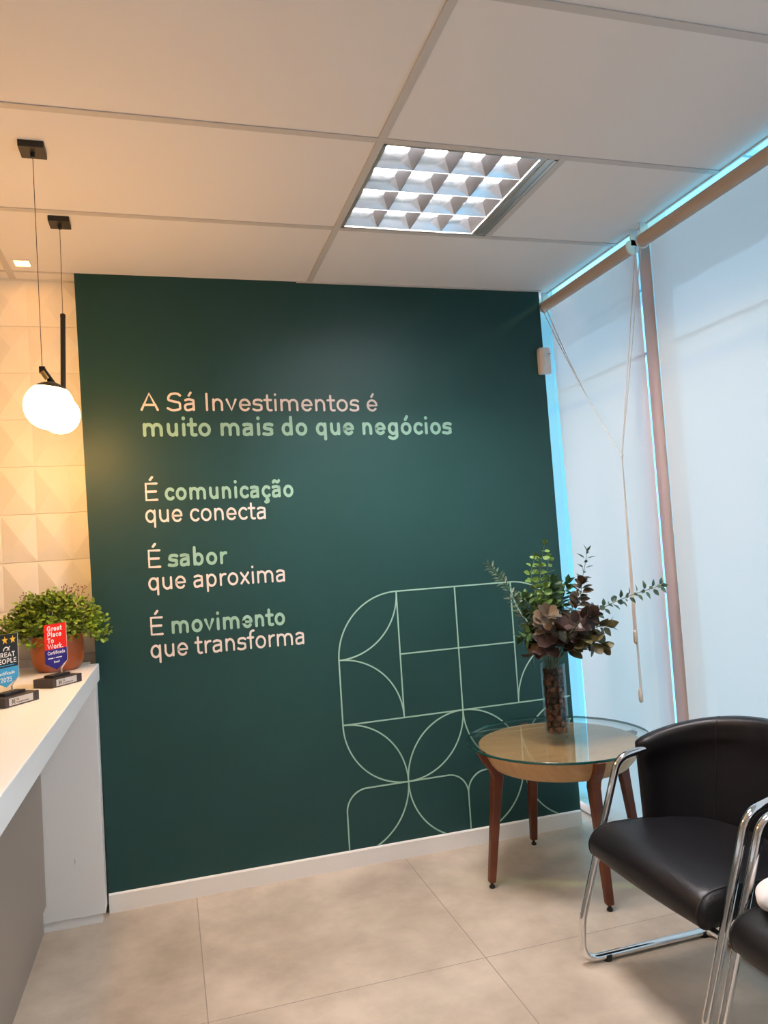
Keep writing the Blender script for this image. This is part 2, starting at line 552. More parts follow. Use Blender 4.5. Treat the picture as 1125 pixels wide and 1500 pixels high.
# ------------------------------------------------------------------ ceiling luminaire
def luminaire(yc, label):
    lum = thing('ceiling_light', (XG+T/2, yc, H), label, 'ceiling light', 'recessed grid ceiling lights')
    a = T/2 - 0.014
    hh = 0.10
    fr = MB()
    for s in (-1, 1):
        fr.box((min(s*a, s*(a-0.012)), -a, -0.003), (max(s*a, s*(a-0.012)), a, 0.006))
        fr.box((-a, min(s*a, s*(a-0.008)), -0.003), (a, max(s*a, s*(a-0.008)), 0.006))
    fr.box((a-0.058, -a, -0.001), (a-0.010, a, 0.004))
    fr.box((a-0.040, -a, -0.005), (a-0.032, a, 0.0))
    fr.build('trim_frame', M_alu, lum)
    hs = MB()
    for s in (-1, 1):
        hs.box((min(s*a, s*(a+0.004)), -a, 0.0), (max(s*a, s*(a+0.004)), a, hh))
        hs.box((-a, min(s*a, s*(a+0.004)), 0.0), (a, max(s*a, s*(a+0.004)), hh))
    hs.box((-a, -a, hh), (a, a, hh+0.004))
    hs.build('housing', M_white, lum)
    xa, xb = -a+0.012, a-0.06
    ya, yb2 = -a+0.008, a-0.008
    pit = (yb2-ya)/4
    # parabolic reflectors between the tubes
    for k in range(5):
        y = ya + pit*k
        rb = MB()
        prof = []
        for q in range(7):
            t = q/6
            w = 0.0012 + 0.020*t
            prof.append((w, 0.002 + 0.058*t))
        sides = ([1] if k == 0 else [-1] if k == 4 else [1, -1])
        for s in sides:
            v = []
            for (w, z) in prof: v += [(xa, y+s*w, z), (xb, y+s*w, z)]
            rb.add(v, [(2*i, 2*i+1, 2*i+3, 2*i+2) for i in range(6)])
        rb.build('reflector', M_mirror, lum, smooth=True, angle=1.0)
    pitx = (xb-xa)/4
    for j in range(4):
        for k in range(1, 5):
            x = xa + pitx*k
            y0 = ya + pit*j; y1 = y0 + pit
            bb = MB()
            for s in (-1, 1):
                if k == 4 and s == 1: continue
                v = []; n = 6
                for q in range(n+1):
                    t = q/n
                    w = 0.0012 + 0.020*t
                    z = 0.002 + 0.050*t
                    inset = 0.0012 + 0.020*(t*0.87)
                    v += [(x+s*w, y0+inset, z), (x+s*w, y1-inset, z)]
                bb.add(v, [(2*i, 2*i+1, 2*i+3, 2*i+2) for i in range(n)])
            v = [(x-0.0212, y0+0.022, 0.052), (x+0.0212, y0+0.022, 0.052), (x+0.0212, y1-0.022, 0.052), (x-0.0212, y1-0.022, 0.052)]
            if k < 4: bb.add(v, [(0,1,2,3)])
            bb.build('cross_blade', M_mirror, lum)
    for j in range(4):
        y = ya + pit*(j+0.5)
        MB().tube([(xa+0.005, y, 0.072), (xb-0.005, y, 0.072)], 0.010, 12).build('tube', M_tube, lum, smooth=True, angle=1.0)
luminaire(-Y2-T/2, 'square recessed ceiling light with mirrored grid louvres above the green wall')
luminaire(-Y2-T/2-4*T, 'added square recessed ceiling light behind the viewer, outside the picture')  # unseen lamp added to brighten the lower half of the room

# ------------------------------------------------------------------ pendants
def pendant(canopy, label, cap_z, rod_a, rod_b, globe, gr):
    t = thing('pendant_lamp', (canopy[0], canopy[1], H), label, 'pendant lamp', 'globe pendants above the counter')
    ox, oy, oz = canopy[0], canopy[1], H
    L = lambda p: (p[0]-ox, p[1]-oy, p[2]-oz)
    MB().box((-0.035, -0.035, -0.020), (0.035, 0.035, 0.0)).build('canopy', M_black, t, bevel=0.002)
    MB().lathe([(0.006, -0.034), (0.007, -0.022)], n=12, cap0=True).build('cable_grip', M_black, t)
    MB().tube([(0,0,-0.03), L(rod_a)], 0.0010, 6).build('cable', M_black, t)
    A, B = Vector(L(rod_a)), Vector(L(rod_b))
    d = (B-A).normalized()
    MB().tube([A - d*0.004, B], 0.0085, 14).build('rod', M_black, t, smooth=True, angle=1.0)
    G = Vector(L(globe))
    return t, A, B, d, G, gr
p = pendant((-0.365, -1.0), 'black globe pendant hanging nearer, its lit ball in front with short slanted rod', 1.969,
            (-0.364, -1.0, 1.970), (-0.336, -1.0, 1.925), (-0.350, -1.0, 1.862), 0.068)
q = pendant((-0.353, -0.512), 'black globe pendant nearer the green wall, on a long upright rod', 2.275,
            (-0.356, -0.512, 2.275), (-0.366, -0.512, 1.992), (-0.379, -0.512, 1.930), 0.066)
for (t, A, B, d, G, gr), short in ((p, True), (q, False)):
    up = ((B - G).normalized() + Vector((0, 0, 0.6))).normalized()
    MB().sphere(G, gr, 32, 20).build('globe', M_globe, t, smooth=True)
    # fitting cap on the globe
    rx = up.orthogonal().normalized(); ry = up.cross(rx)
    rings = []
    for ang, rr in ((0.78, 1.012), (0.55, 1.02), (0.28, 1.03), (0.07, 1.06)):
        rings.append([G + (up*math.cos(ang) + (rx*math.cos(2*PI*k/24) + ry*math.sin(2*PI*k/24))*math.sin(ang))*gr*rr for k in range(24)])
    MB().loops(rings, True, False, True).build('globe_cap', M_black, t, smooth=True, angle=0.8)
    if short:
        MB().obox(A + Vector((0,0,-0.003)), (1,0,0), (0,1,0), (0,0,1), 0.016, 0.016, 0.02).build('end_cap', M_black, t, bevel=0.002)
        mid = A.lerp(B, 0.42)
        MB().tube([mid - d*0.014 + Vector((-0.004,-0.004,-0.002)), mid + d*0.012 + Vector((-0.004,-0.004,-0.002))], 0.0072, 12).build('brass_sleeve', M_brass, t, smooth=True, angle=1.0)
    else:
        MB().lathe([(0.006,-0.002),(0.009,0.0),(0.009,0.012),(0.004,0.016)], c=A, n=14, cap0=True, cap1=True).build('end_cap', M_black, t)

dl = thing('downlight', (-0.544, -0.095, H), 'small square downlight glowing in the ceiling by the plaster wall', 'downlight')
db = MB()
for s in (-1, 1):
    db.box((min(s*0.040, s*0.027), -0.040, -0.005), (max(s*0.040, s*0.027), 0.040, 0.0))
    db.box((-0.027, min(s*0.040, s*0.027), -0.005), (0.027, max(s*0.040, s*0.027), 0.0))
db.build('frame', M_white, dl)
MB().box((-0.027, -0.027, -0.003), (0.027, 0.027, 0.0)).build('lens', M_led, dl)

# ------------------------------------------------------------------ reception counter
CX, CZ = -0.33, 1.003
ct = thing('reception_counter', (-0.33, -0.036, 0), 'white reception counter with thick top and recessed taupe front panel', 'counter')
O = Vector((-0.33, -0.036, 0))
ct.rotation_euler = (0, 0, -0.009)
def cbox(name, lo, hi, m, bev=0.002):
    return MB().box(Vector(lo)-O, Vector(hi)-O).build(name, m, ct, bevel=bev)
cbox('worktop', (-1.02, -2.75, CZ-0.068), (CX, -0.035, CZ), M_counter, 0.003)
cbox('back_upstand', (-1.02, -0.033, CZ-0.068), (-0.368, 0.052, CZ), M_counter)
cbox('end_panel', (-0.96, -0.085, 0.035), (CX-0.012, -0.003, CZ-0.069), M_counter, 0.002)
cbox('end_plinth', (-0.94, -0.080, 0.0), (CX-0.025, -0.045, 0.034), M_counter, 0.001)
cbox('modesty_panel', (-0.60, -2.70, 0.105), (-0.555, -0.087, CZ-0.069), M_brown, 0.001)
cbox('toe_kick', (-0.62, -2.70, 0.0), (-0.567, -0.087, 0.104), M_brown, 0.001)
cbox('support', (-0.96, -2.72, 0.0), (-0.62, -2.68, CZ-0.069), M_counter)
MB().add([Vector((-0.449, -0.0856, 0.235))-O, Vector((-0.4465, -0.0856, 0.250))-O, Vector((-0.448, -0.0856, 0.268))-O, Vector((-0.4445, -0.0856, 0.250))-O,
          Vector((-0.449, -0.0852, 0.235))-O, Vector((-0.4465, -0.0852, 0.250))-O, Vector((-0.448, -0.0852, 0.268))-O, Vector((-0.4445, -0.0852, 0.250))-O],
         [(0,1,2,3),(4,7,6,5),(0,4,5,1),(1,5,6,2),(2,6,7,3),(3,7,4,0)]).build('scratch', M_brown, ct)

# ------------------------------------------------------------------ lettering (monoline round letters drawn as strokes)
def arc(cx, cy, rx, ry, a0, a1, n=20):
    return [(cx+rx*math.cos(math.radians(a0+(a1-a0)*k/n)), cy+ry*math.sin(math.radians(a0+(a1-a0)*k/n))) for k in range(n+1)]
def spl(*pts, n=8):
    return [(p.x, p.y) for p in catmull([(x, y, 0) for x, y in pts], n)]
def glyph(ch, w):
    h = w/2; XH = 492-h; CP = 705-h; AS = 745-h; B0 = h-2; DS = -200+h; B1 = h-10
    if ch == ' ': return 245, []
    acc = {'á':'a','é':'e','ó':'o','É':'E','ã':'a','ç':'c'}
    if ch in acc:
        adv, st = glyph(acc[ch], w)
        if ch in 'áéó':
            c = {'á':262,'é':285,'ó':285}[ch]
            st = st + [[(c-22, 592), (c+52, 705)]]
        elif ch == 'É': st = st + [[(285, 805), (360, 905)]]
        elif ch == 'ã': st = st + [spl((125,608),(170,655),(225,650),(285,618),(340,614),(388,662))]
        else: st = st + [spl((275, 0),(262,-48),(320,-75),(325,-140),(255,-172),(195,-160))]
        return adv, st
    if ch == 'o': return 560, [arc(280, 242, 236-h, 252-h, 0, 360, 32)]
    if ch == 'c': return 470, [arc(278, 242, 234-h, 252-h, 47, 313, 26)]
    if ch == 'e':
        rx, ry, cx, cy = 232-h, 252-h, 276, 242
        return 540, [[(cx-rx+10, 238), (cx+rx, 238), ] + arc(cx, cy, rx, ry, 0, 318, 30)]
    if ch == 'a':
        X = 450-h
        return 530, [spl((105,412),(180,XH-8),(265,XH),(355,XH-25),(X-6,405),(X,300)) + [(X, B0)],
                     spl((X,282),(290,276),(175,258),(50+h,205),(45+h,125),(115,B1+18),(205,B1),(300,B1+22),(X-20,90),(X,170))]
    if ch in 'bp':
        rx = 220-h; cx = 75+h+rx
        s = [(75+h, AS), (75+h, B0)] if ch == 'b' else [(75+h, XH), (75+h, DS)]
        return 575, [s, arc(cx, 242, rx, 252-h, 0, 360, 30)]
    if ch in 'dq':
        rx = 220-h; X = 500-h; cx = X-rx
        s = [(X, AS), (X, B0)] if ch == 'd' else [(X, XH), (X, DS)]
        return 575, [s, arc(cx, 242, rx, 252-h, 0, 360, 30)]
    if ch == 'g':
        rx = 220-h; X = 500-h; cx = X-rx
        return 575, [[(X, XH), (X, 60)] + spl((X,20),(X-10,-70),(X-75,DS+18),(285,DS-8),(190,DS+6),(110,DS+45)), arc(cx, 242, rx, 252-h, 0, 360, 30)]
    if ch == 'f': return 335, [spl((318,AS+2),(245,AS-8),(180,AS-60),(165,560)) + [(165, B0)], [(40, 484-h), (285, 484-h)]]
    if ch == 'i': return 75+w+75, [[(75+h, XH), (75+h, B0)], [(75+h, 655)]]
    if ch == 'l': return 75+w+75, [[(75+h, AS), (75+h, B0)]]
    if ch == 'n': 
        a, b = 75+h, 485-h
        return 560, [[(a, XH), (a, B0)], arc((a+b)/2, XH-190, (b-a)/2, 190+2, 180, 0, 20) + [(b, B0)]]
    if ch == 'm':
        a = 75+h; b = 800-h; m = (a+b)/2
        return 875, [[(a, XH), (a, B0)], arc((a+m)/2, XH-165, (m-a)/2, 165+2, 180, 0, 18) + [(m, B0)], arc((m+b)/2, XH-165, (b-m)/2, 165+2, 180, 0, 18) + [(b, B0)]]
    if ch == 'u':
        a, b = 70+h, 482-h
        return 557, [[(b, XH), (b, B0)], [(a, XH)] + arc((a+b)/2, B0+188, (b-a)/2, 190, 180, 360, 20)]
    if ch == 'r': return 375, [[(75+h, XH), (75+h, B0)], arc(310, XH-190, 310-75-h, 190, 180, 88, 14) + [(335, XH-2)]]
    if ch == 's': return 470, [spl((400,405),(335,XH-6),(240,XH+2),(140,XH-22),(52+h,365),(105,285),(235,255),(370,225),(425-h,140),(375,45+h*0.6),(260,B1),(150,B1+6),(62,72))]
    if ch == 't': return 360, [[(158, 622), (158, 180)] + spl((158,150),(172,75),(235,B1+2),(312,B1+6)), [(40, 484-h), (308, 484-h)]]
    if ch == 'v': return 495, [[(32+h, XH), (247, B0), (463-h, XH)]]
    if ch == 'x': return 485, [[(40+h, XH), (445-h, B0)], [(445-h, XH), (40+h, B0)]]
    if ch == 'k': return 500, [[(75+h, AS), (75+h, B0)], [(440-h, XH), (110+h, 215), (460-h, B0)]]
    if ch == 'A': return 725, [[(25+h, B0), (362, CP), (700-h, B0)], [(150, 225), (575, 225)]]
    if ch == 'S': return 620, [spl((535,595),(450,CP-8),(320,CP+4),(180,CP-32),(62+h,530),(110,420),(300,362),(490,310),(560-h,185),(500,55+h*0.5),(330,B1-2),(180,B1+8),(58,105))]
    if ch == 'I': return 90+w+90, [[(90+h, CP), (90+h, B0)]]
    if ch == 'E': return 585, [[(525-h*0.5, CP), (85+h, CP), (85+h, B0), (530-h*0.5, B0)], [(85+h, 358), (495-h*0.5, 358)]]
    if ch == 'L': return 540, [[(85+h, CP), (85+h, B0), (505-h*0.5, B0)]]
    if ch == 'T': return 590, [[(25+h, CP), (565-h, CP)], [(295, CP), (295, B0)]]
    if ch == 'P': return 620, [[(85+h, B0), (85+h, CP), (340, CP)] + arc(360, (CP+300)/2, 215-h, (CP-300)/2, 90, -90, 14) + [(85+h, 300)]]
    if ch == 'R': return 640, [[(85+h, B0), (85+h, CP), (340, CP)] + arc(360, (CP+320)/2, 215-h, (CP-320)/2, 90, -90, 14) + [(85+h, 320)], [(360, 320), (580-h, B0)]]
    if ch == 'O': return 740, [arc(370, 352, 325-h, 362-h, 0, 360, 32)]
    if ch == 'C': return 670, [arc(365, 352, 320-h, 362-h, 45, 315, 26)]
    if ch == 'G': return 720, [arc(365, 352, 320-h, 362-h, 48, 330, 26) + [(640-h, 330), (400, 330)]]
    if ch == 'B': return 640, [[(85+h, B0), (85+h, CP), (330, CP)] + arc(340, (CP+375)/2, 195-h, (CP-375)/2, 90, -90, 12) + arc(350, (375+B0)/2, 225-h, (375-B0)/2, 90, -90, 12) + [(85+h, B0)], [(85+h, 375), (340, 375)]]
    if ch == 'W': return 1000, [[(30+h, CP), (270, B0), (500, CP-40), (730, B0), (970-h, CP)]]
    if ch == '2': return 570, [spl((80,560),(150,670),(280,CP),(420,650),(455,520),(400,390),(250,220)) + [(75+h, B0), (500-h*0.5, B0)]]
    if ch == '0': return 600, [arc(300, 352, 240-h, 362-h, 0, 360, 28)]
    if ch == '5': return 570, [[(450, CP), (140, CP), (115, 400)] + spl((115,400),(270,440),(430,390),(490-h,230),(420,70),(260,B1),(85,75))]
    if ch == '.': return 230, [[(110, h)]]
    return 300, []
def text_width(s, w):
    x = 0
    for c in s: x += glyph(c, w)[0]
    return x
def draw_text(mb, s, w, to3, depth, mi=0):
    """s drawn in em/1000 units through to3(u, v, d)"""
    x = 0
    for ci, c in enumerate(s):
        adv, st = glyph(c, w)
        for si, p in enumerate(st):
            dz = depth*(1 + 0.12*si)
            if len(p) == 1: ribbon(mb, p, w*1.12, lambda u, v, d, x=x: to3(u+x, v, d), dz, mi)
            else: ribbon(mb, p, w, lambda u, v, d, x=x: to3(u+x, v, d), dz, mi)
        x += adv
    return mb
def wall_text(name, s, w, x0, z0, x1, z1, em, m, parent, lsb=60, rsb=None):
    """words on the green wall from (x0,z0) to (x1,z1) along their baseline, one mesh a word"""
    rsb = lsb if rsb is None else rsb
    sx = (x1-x0)/(text_width(s, w) - lsb - rsb)
    k = em/1000.0
    sl = (z1-z0)/(x1-x0)
    px, py, pz = parent.location
    at = 0
    for word in s.split(' '):
        def to3(u, v, d, at=at):
            X = x0 + (u+at-lsb)*sx
            return (X - px, -0.0004 - d - py, z0 + (X-x0)*sl + v*k - pz)
        draw_text(MB(), word, w, to3, 0.0009).build(name, m, parent)
        at += text_width(word + ' ', w)
RW, BW = 87, 122
t1 = thing('wall_lettering', (0.4, 0, 1.98), 'two-line headline lettering at the top of the green wall', 'wall lettering', 'printed phrases on the green wall')
wall_text('white_word', 'A Sá Investimentos é', RW, -0.122, 2.042, 0.928, 2.029, 0.1135, M_letter_w, t1, 25)
wall_text('green_word', 'muito mais do que negócios', BW, -0.118, 1.931, 1.284, 1.915, 0.120, M_letter_g, t1, 60)
EM = 0.112
t2 = thing('wall_lettering', (0.2, 0, 1.6), 'two-line phrase with mint word comunicação below the headline', 'wall lettering', 'printed phrases on the green wall')
wall_text('white_word', 'É', RW, -0.121, 1.656, -0.070, 1.656, EM, M_letter_w, t2, 85, 62)
wall_text('green_word', 'comunicação', BW, -0.040, 1.656, 0.511, 1.648, EM, M_letter_g, t2, 44)
wall_text('white_word', 'que conecta', RW, -0.124, 1.565, 0.385, 1.556, EM, M_letter_w, t2, 55)
t3 = thing('wall_lettering', (0.2, 0, 1.32), 'two-line phrase with mint word sabor in the middle of the list', 'wall lettering', 'printed phrases on the green wall')
wall_text('white_word', 'É', RW, -0.122, 1.373, -0.072, 1.372, EM, M_letter_w, t3, 85, 62)
wall_text('green_word', 'sabor', BW, -0.038, 1.373, 0.200, 1.370, EM, M_letter_g, t3, 50)
wall_text('white_word', 'que aproxima', RW, -0.125, 1.279, 0.453, 1.275, EM, M_letter_w, t3, 58)
t4 = thing('wall_lettering', (0.2, 0, 1.03), 'two-line phrase with mint word movimento, lowest on the green wall', 'wall lettering', 'printed phrases on the green wall')
wall_text('white_word', 'É', RW, -0.126, 1.091, -0.076, 1.090, EM, M_letter_w, t4, 85, 62)
wall_text('green_word', 'movimento', BW, -0.041, 1.090, 0.439, 1.086, EM, M_letter_g, t4, 60)
wall_text('white_word', 'que transforma', RW, -0.129, 0.997, 0.522, 0.994, EM, M_letter_w, t4, 60)

# line mural
mu = MB()
LW = 0.0062
mx0, mz0 = 1.246, 0.618
s0 = 0.2875
c0, c1, c2, c3, c4 = [mx0 + s0*k for k in (-2, -1, 0, 1, 2)]
r0, r1, r2, r3, r4 = [mz0 + s0*k for k in (2, 1, 0, -1, -2)]
ZMIN = 0.072; XMAX = 1.806
ln_count = [0]
def mline(pts):
    seg = []
    def flush():
        if len(seg) > 1:
            ln_count[0] += 1
            ribbon(mu, seg, LW, lambda u, v, d: (u-mx0, -0.0004-d, v-mz0), 0.0008 + 0.00004*ln_count[0])
        seg.clear()
    for i, (u, v) in enumerate(pts):
        if v < ZMIN or u > XMAX:
            if seg:
                pu, pv = seg[-1]
                t = 1.0
                if v < ZMIN: t = min(t, (pv-ZMIN)/(pv-v))
                if u > XMAX: t = min(t, (XMAX-pu)/(u-pu))
                seg.append((pu+(u-pu)*t, pv+(v-pv)*t))
            flush()
            continue
        seg.append((u, v))
    flush()
def qa(cx, cz, a0, a1): mline(arc(cx, cz, s0, s0, a0, a1, 40))
def dense(p, q, n=24): return [(p[0]+(q[0]-p[0])*k/n, p[1]+(q[1]-p[1])*k/n) for k in range(n+1)]
mline(dense((c1, r0), (c3, r0))); mline(dense((c1, r1), (c3, r1))); mline(dense((c0, r2), (c4, r2), 60))
for c in (c1, c2, c3): mline(dense((c, r0), (c, r2)))
mline(dense((c0, r1), (c0, r2)))
qa(c1, r1, 180, 90); qa(c3, r1, 90, 0)                   # rounded shoulders
qa(c0, r0, 0, -90); qa(c4, r0, 180, 270)                 # inward arcs, upper cells
qa(c0, r2, 90, 0); qa(c4, r2, 90, 180)                   # inward arcs, second row
for ca, cn, cc in ((c0, c1, c2), (c4, c3, c2)):
    sgn = 1 if ca < cc else -1
    def q2(cx, cz, a0, a1):
        if sgn < 0: a0, a1 = 180-a0, 180-a1
        qa(cx, cz, a0, a1)
    q2(cn, r2, 180, 270); q2(ca, r3, 90, 0)              # outer leaf
    q2(cc, r3, 180, 90); q2(cn, r2, 270, 360)            # inner leaf
    q2(ca, r3, 0, -90); q2(cc, r3, 180, 270)             # lower petals
    rr = 0.095
    for xa2, xb3 in ((ca, cn), (cc, cn)):
        g = 1 if xb3 > xa2 else -1
        xx = xa2 - 0.004*sgn if xa2 == ca else xa2
        mline(dense((xx, ZMIN-0.01), (xx, r3-rr)) [::-1] if False else dense((xx, r3-rr), (xx, ZMIN-0.01)))
        mline([(xx + g*rr*(1-math.cos(t*PI/2/14)), r3 - rr*(1-math.sin(t*PI/2/14))) for t in range(15)] + [(xb3, r3)])
mo = mu.build('line_mural', M_line)
mo.location = (mx0, 0, mz0)
tag(mo, 'pale mint line pattern of arcs and petals low on the green wall', 'wall mural')

# ------------------------------------------------------------------ roller blinds
def blind(name, label, ya, yb, ya_low, cord_pts, weight_z, with_knot):
    """ya far end, yb near end"""
    t = thing(name, (1.842, (ya+yb)/2, 2.555), label, 'roller blind', 'roller blinds on the window wall')
    o = t.location.copy()
    def P(x, y, z): return (x-o.x, y-o.y, z-o.z)
    MB().tube([P(1.842, ya-0.012, 2.555), P(1.842, yb+0.012, 2.555)], 0.026, 24).build('roller', M_tubecover, t, smooth=True, angle=1.0)
    n = 30; v = []; f = []
    for i in range(n+1):
        k = i/n; z = 2.555 + (0.022-2.555)*k
        yy = ya - 0.018 + (ya_low-ya)*min(1, k*1.15)
        for j in range(9):
            u = j/8
            y = yy + (yb+0.016-yy)*u
            x = 1.8685 + 0.002*math.sin(u*7+k*3)*min(1, k*4) 
            v.append(P(x, y, z))
    for i in range(n):
        for j in range(8): f.append((i*9+j, i*9+j+1, (i+1)*9+j+1, (i+1)*9+j))
    MB().add(v, f).build('fabric', M_fabric, t, smooth=True)
    MB().box(P(1.862, yb+0.016, 0.012), P(1.876, ya_low-0.02, 0.034)).build('bottom_bar', M_plastic, t, bevel=0.002)
    for y, s in ((ya, -1), (yb, 1)):
        br = MB()
        br.lathe([(0.001, 0), (0.031, 0), (0.031, 0.008), (0.001, 0.008)], n=24)
        br.v = [P(1.842+a, y + (c if s > 0 else -c), 2.555+b) for a, b, c in br.v]
        br.box(P(1.835, min(y, y+s*0.006), 2.56), P(1.872, max(y, y+s*0.006), 2.632))
        br.build('bracket', M_plastic, t, bevel=0.001)
    for pl in cord_pts:
        MB().tube([P(*p) for p in pl], 0.0022, 6).build('bead_cord', M_cord, t)
    yc = cord_pts[0][-1][1]
    wb = MB()
    for k in range(2): pass
    prof = [(0.002, 0.0), (0.010, 0.006), (0.012, 0.028), (0.011, 0.052), (0.003, 0.060)]
    wb.lathe(prof, n=14, cap0=True, cap1=True)
    wb.v = [P(1.80+a*0.7, yc+b, weight_z+c) for a, b, c in wb.v]
    w = wb.build('cord_weight', M_cord, t, smooth=True, angle=1.2)
    hb_ = MB().sphere((0,0,0), 0.004, 10, 6)
    hb_.v = [P(1.794+a*0.4, yc+0.003-0.006+b, weight_z+0.046+c) for a, b, c in hb_.v]
    hb_.build('weight_hole', M_brown, w, smooth=True)
    if with_knot:
        MB().sphere(P(1.80, -0.601, 1.714), 0.007, 10, 8).build('knot', M_cord, t, smooth=True)
    return t
K = (1.80, -0.601, 1.716)
def sag(a, b, s, n=10):
    return [(a[0]+(b[0]-a[0])*k/n, a[1]+(b[1]-a[1])*k/n, a[2]+(b[2]-a[2])*k/n - s*4*(k/n)*(1-k/n)) for k in range(n+1)]
blind('roller_blind', 'pale roller blind hanging between green wall and hanging cords', 0.028, -0.730, -0.022,
      [sag((1.812,-0.014,2.53), K, 0.03) + [(1.80,-0.597,0.74)],
       sag((1.83,-0.022,2.53), K, 0.05) + [(1.80,-0.607,0.74)]], 0.690, True)
blind('roller_blind', 'pale roller blind nearer the camera, behind the black armchairs', -0.790, -2.70, -0.778,
      [sag((1.812,-0.790,2.53), (1.797,-0.604,1.712), 0.0) + [(1.798,-0.594,0.99)],
       sag((1.83,-0.800,2.53), (1.797,-0.604,1.712), 0.0) + [(1.798,-0.588,0.99)]], 0.930, False)

blind('roller_blind', 'added pale roller blind behind the viewer, outside the picture', -2.790, -5.00, -2.780,  # unseen blind over lengthened window, added for daylight and louvre reflections
      [sag((1.812,-2.790,2.53), (1.80,-2.80,1.70), 0.0) + [(1.80,-2.797,0.90)],
       sag((1.83,-2.800,2.53), (1.80,-2.80,1.70), 0.0) + [(1.80,-2.803,0.90)]], 0.850, False)

ms = thing('motion_sensor', (1.800, 0.0, 2.268), 'small white motion sensor at the right end of the green wall', 'motion sensor')
sb = MB()
prof = [(-0.031,0),(-0.031,-0.026),(-0.020,-0.040),(0.020,-0.040),(0.031,-0.026),(0.031,0)]
rings = []
for z, sc in ((-0.065,0.9),(-0.060,1.0),(0.052,1.0),(0.065,0.86)):
    rings.append([(x*sc, y*sc-0.0005, z) for x, y in prof])
sb.loops(rings).build('body', M_plastic, ms, bevel=0.002)
MB().add([(-0.019,-0.0412,-0.03),(0.019,-0.0412,-0.03),(0.019,-0.0412,0.022),(-0.019,-0.0412,0.022),(-0.016,-0.0440,-0.026),(0.016,-0.0440,-0.026),(0.016,-0.0440,0.018),(-0.016,-0.0440,0.018)],
         [(4,5,6,7),(0,1,5,4),(1,2,6,5),(2,3,7,6),(3,0,4,7)]).build('lens', M_plastic, ms)
MB().box((0.006,-0.0425,0.030),(0.024,-0.0400,0.033)).build('indicator', M_brown, ms)

# ------------------------------------------------------------------ side table
TC = Vector((1.483, -0.455, 0))
tb = thing('side_table', TC, 'round glass-topped side table with oak bowl and four red-brown legs', 'side table')
GZ = 0.553; GT = 0.010; GRAD = 0.379
g = MB()
n = 96
g.lathe([(GRAD-0.002, GZ+GT), (GRAD, GZ+GT-0.002), (GRAD, GZ+0.002), (GRAD-0.002, GZ)], n=n, mi=1)
g.add([((GRAD-0.002)*math.cos(2*PI*k/n), (GRAD-0.002)*math.sin(2*PI*k/n), GZ+GT) for k in range(n)], [tuple(range(n))], 0)
g.add([((GRAD-0.002)*math.cos(2*PI*k/n), (GRAD-0.002)*math.sin(2*PI*k/n), GZ) for k in range(n)], [tuple(range(n-1,-1,-1))], 0)
g.build('glass_top', [M_topglass, M_edge], tb)
bw = MB()
bw.lathe([(0.001, 0.470), (0.20, 0.472), (0.262, 0.480), (0.300, 0.512), (0.318, 0.544), (0.324, 0.547), (0.330, 0.544), (0.322, 0.512), (0.300, 0.478), (0.272, 0.458), (0.245, 0.454), (0.001, 0.454)], n=72)
bowl_pts = None
# shallow dished disc: the top reads as a nearly flat oak plate
bw = MB().lathe([(0.001, 0.5365), (0.20, 0.537), (0.290, 0.540), (0.322, 0.546), (0.330, 0.543), (0.324, 0.520), (0.306, 0.486), (0.284, 0.462), (0.262, 0.456), (0.001, 0.455)], n=72)
bw.build('bowl', M_oak, tb, smooth=True, angle=0.9)
for k in range(4):
    a = math.radians(87 + 90*k)
    er = Vector((math.cos(a), math.sin(a), 0)); et = Vector((-math.sin(a), math.cos(a), 0))
    rings = []
    for r, z, dr, dt in ((0.334, 0.022, 0.028, 0.030), (0.318, 0.15, 0.032, 0.033), (0.295, 0.33, 0.038, 0.038), (0.281, 0.435, 0.046, 0.040), (0.288, 0.462, 0.048, 0.040), (0.318, 0.500, 0.042, 0.040), (0.346, 0.545, 0.034, 0.038)):
        sl = 0.0
        rings.append([er*(r+i*dr/2) + et*(j*dt/2) + Vector((0,0,z)) for i, j in ((-1,-1),(1,-1),(1,1),(-1,1))])
    lg = MB().loops(rings).build('leg', M_leg, tb, bevel=0.005, seg=3)
    c = er*0.334
    MB().lathe([(0.006, 0.010), (0.006, 0.022)], c=c, n=12, cap0=True).lathe([(0.011, 0.0), (0.012, 0.006), (0.008, 0.011)], c=c, n=16, cap0=True, cap1=True).build('glide', M_rubber, lg)
    c = er*0.350
    MB().lathe([(0.010, 0.5455), (0.010, 0.5528)], c=c, n=16, cap0=True, cap1=True).build('glass_pad', M_topglass, lg)

# ------------------------------------------------------------------ glass vase, bark chips
VX, VY, VZ = 1.477, -0.466, GZ+GT+0.0005
VR, VH = 0.049, 0.305
vs = thing('glass_vase', (VX, VY, VZ), 'tall clear cylinder vase on the glass table, filled with bark chips', 'vase')
MB().lathe([(VR-0.0035, VH), (VR, VH), (VR+0.001, VH-0.004), (VR, 0.012), (VR-0.002, 0.0), (0.0005, 0.0)], n=40).build('outer_wall', M_vglass, vs, smooth=True, angle=0.6)
MB().lathe([(VR-0.0035, VH), (VR-0.004, 0.024), (VR-0.008, 0.021), (0.0005, 0.021)], n=40).build('inner_wall', M_vglass, vs, smooth=True, angle=0.6)
CH = [mat('bark_' + n_, c, 0.7, spec=0.2) for n_, c in (('umber', (0.075, 0.030, 0.018)), ('russet', (0.16, 0.058, 0.030)), ('rose', (0.23, 0.095, 0.065)), ('dark', (0.035, 0.016, 0.011)), ('tan', (0.27, 0.125, 0.060)))]
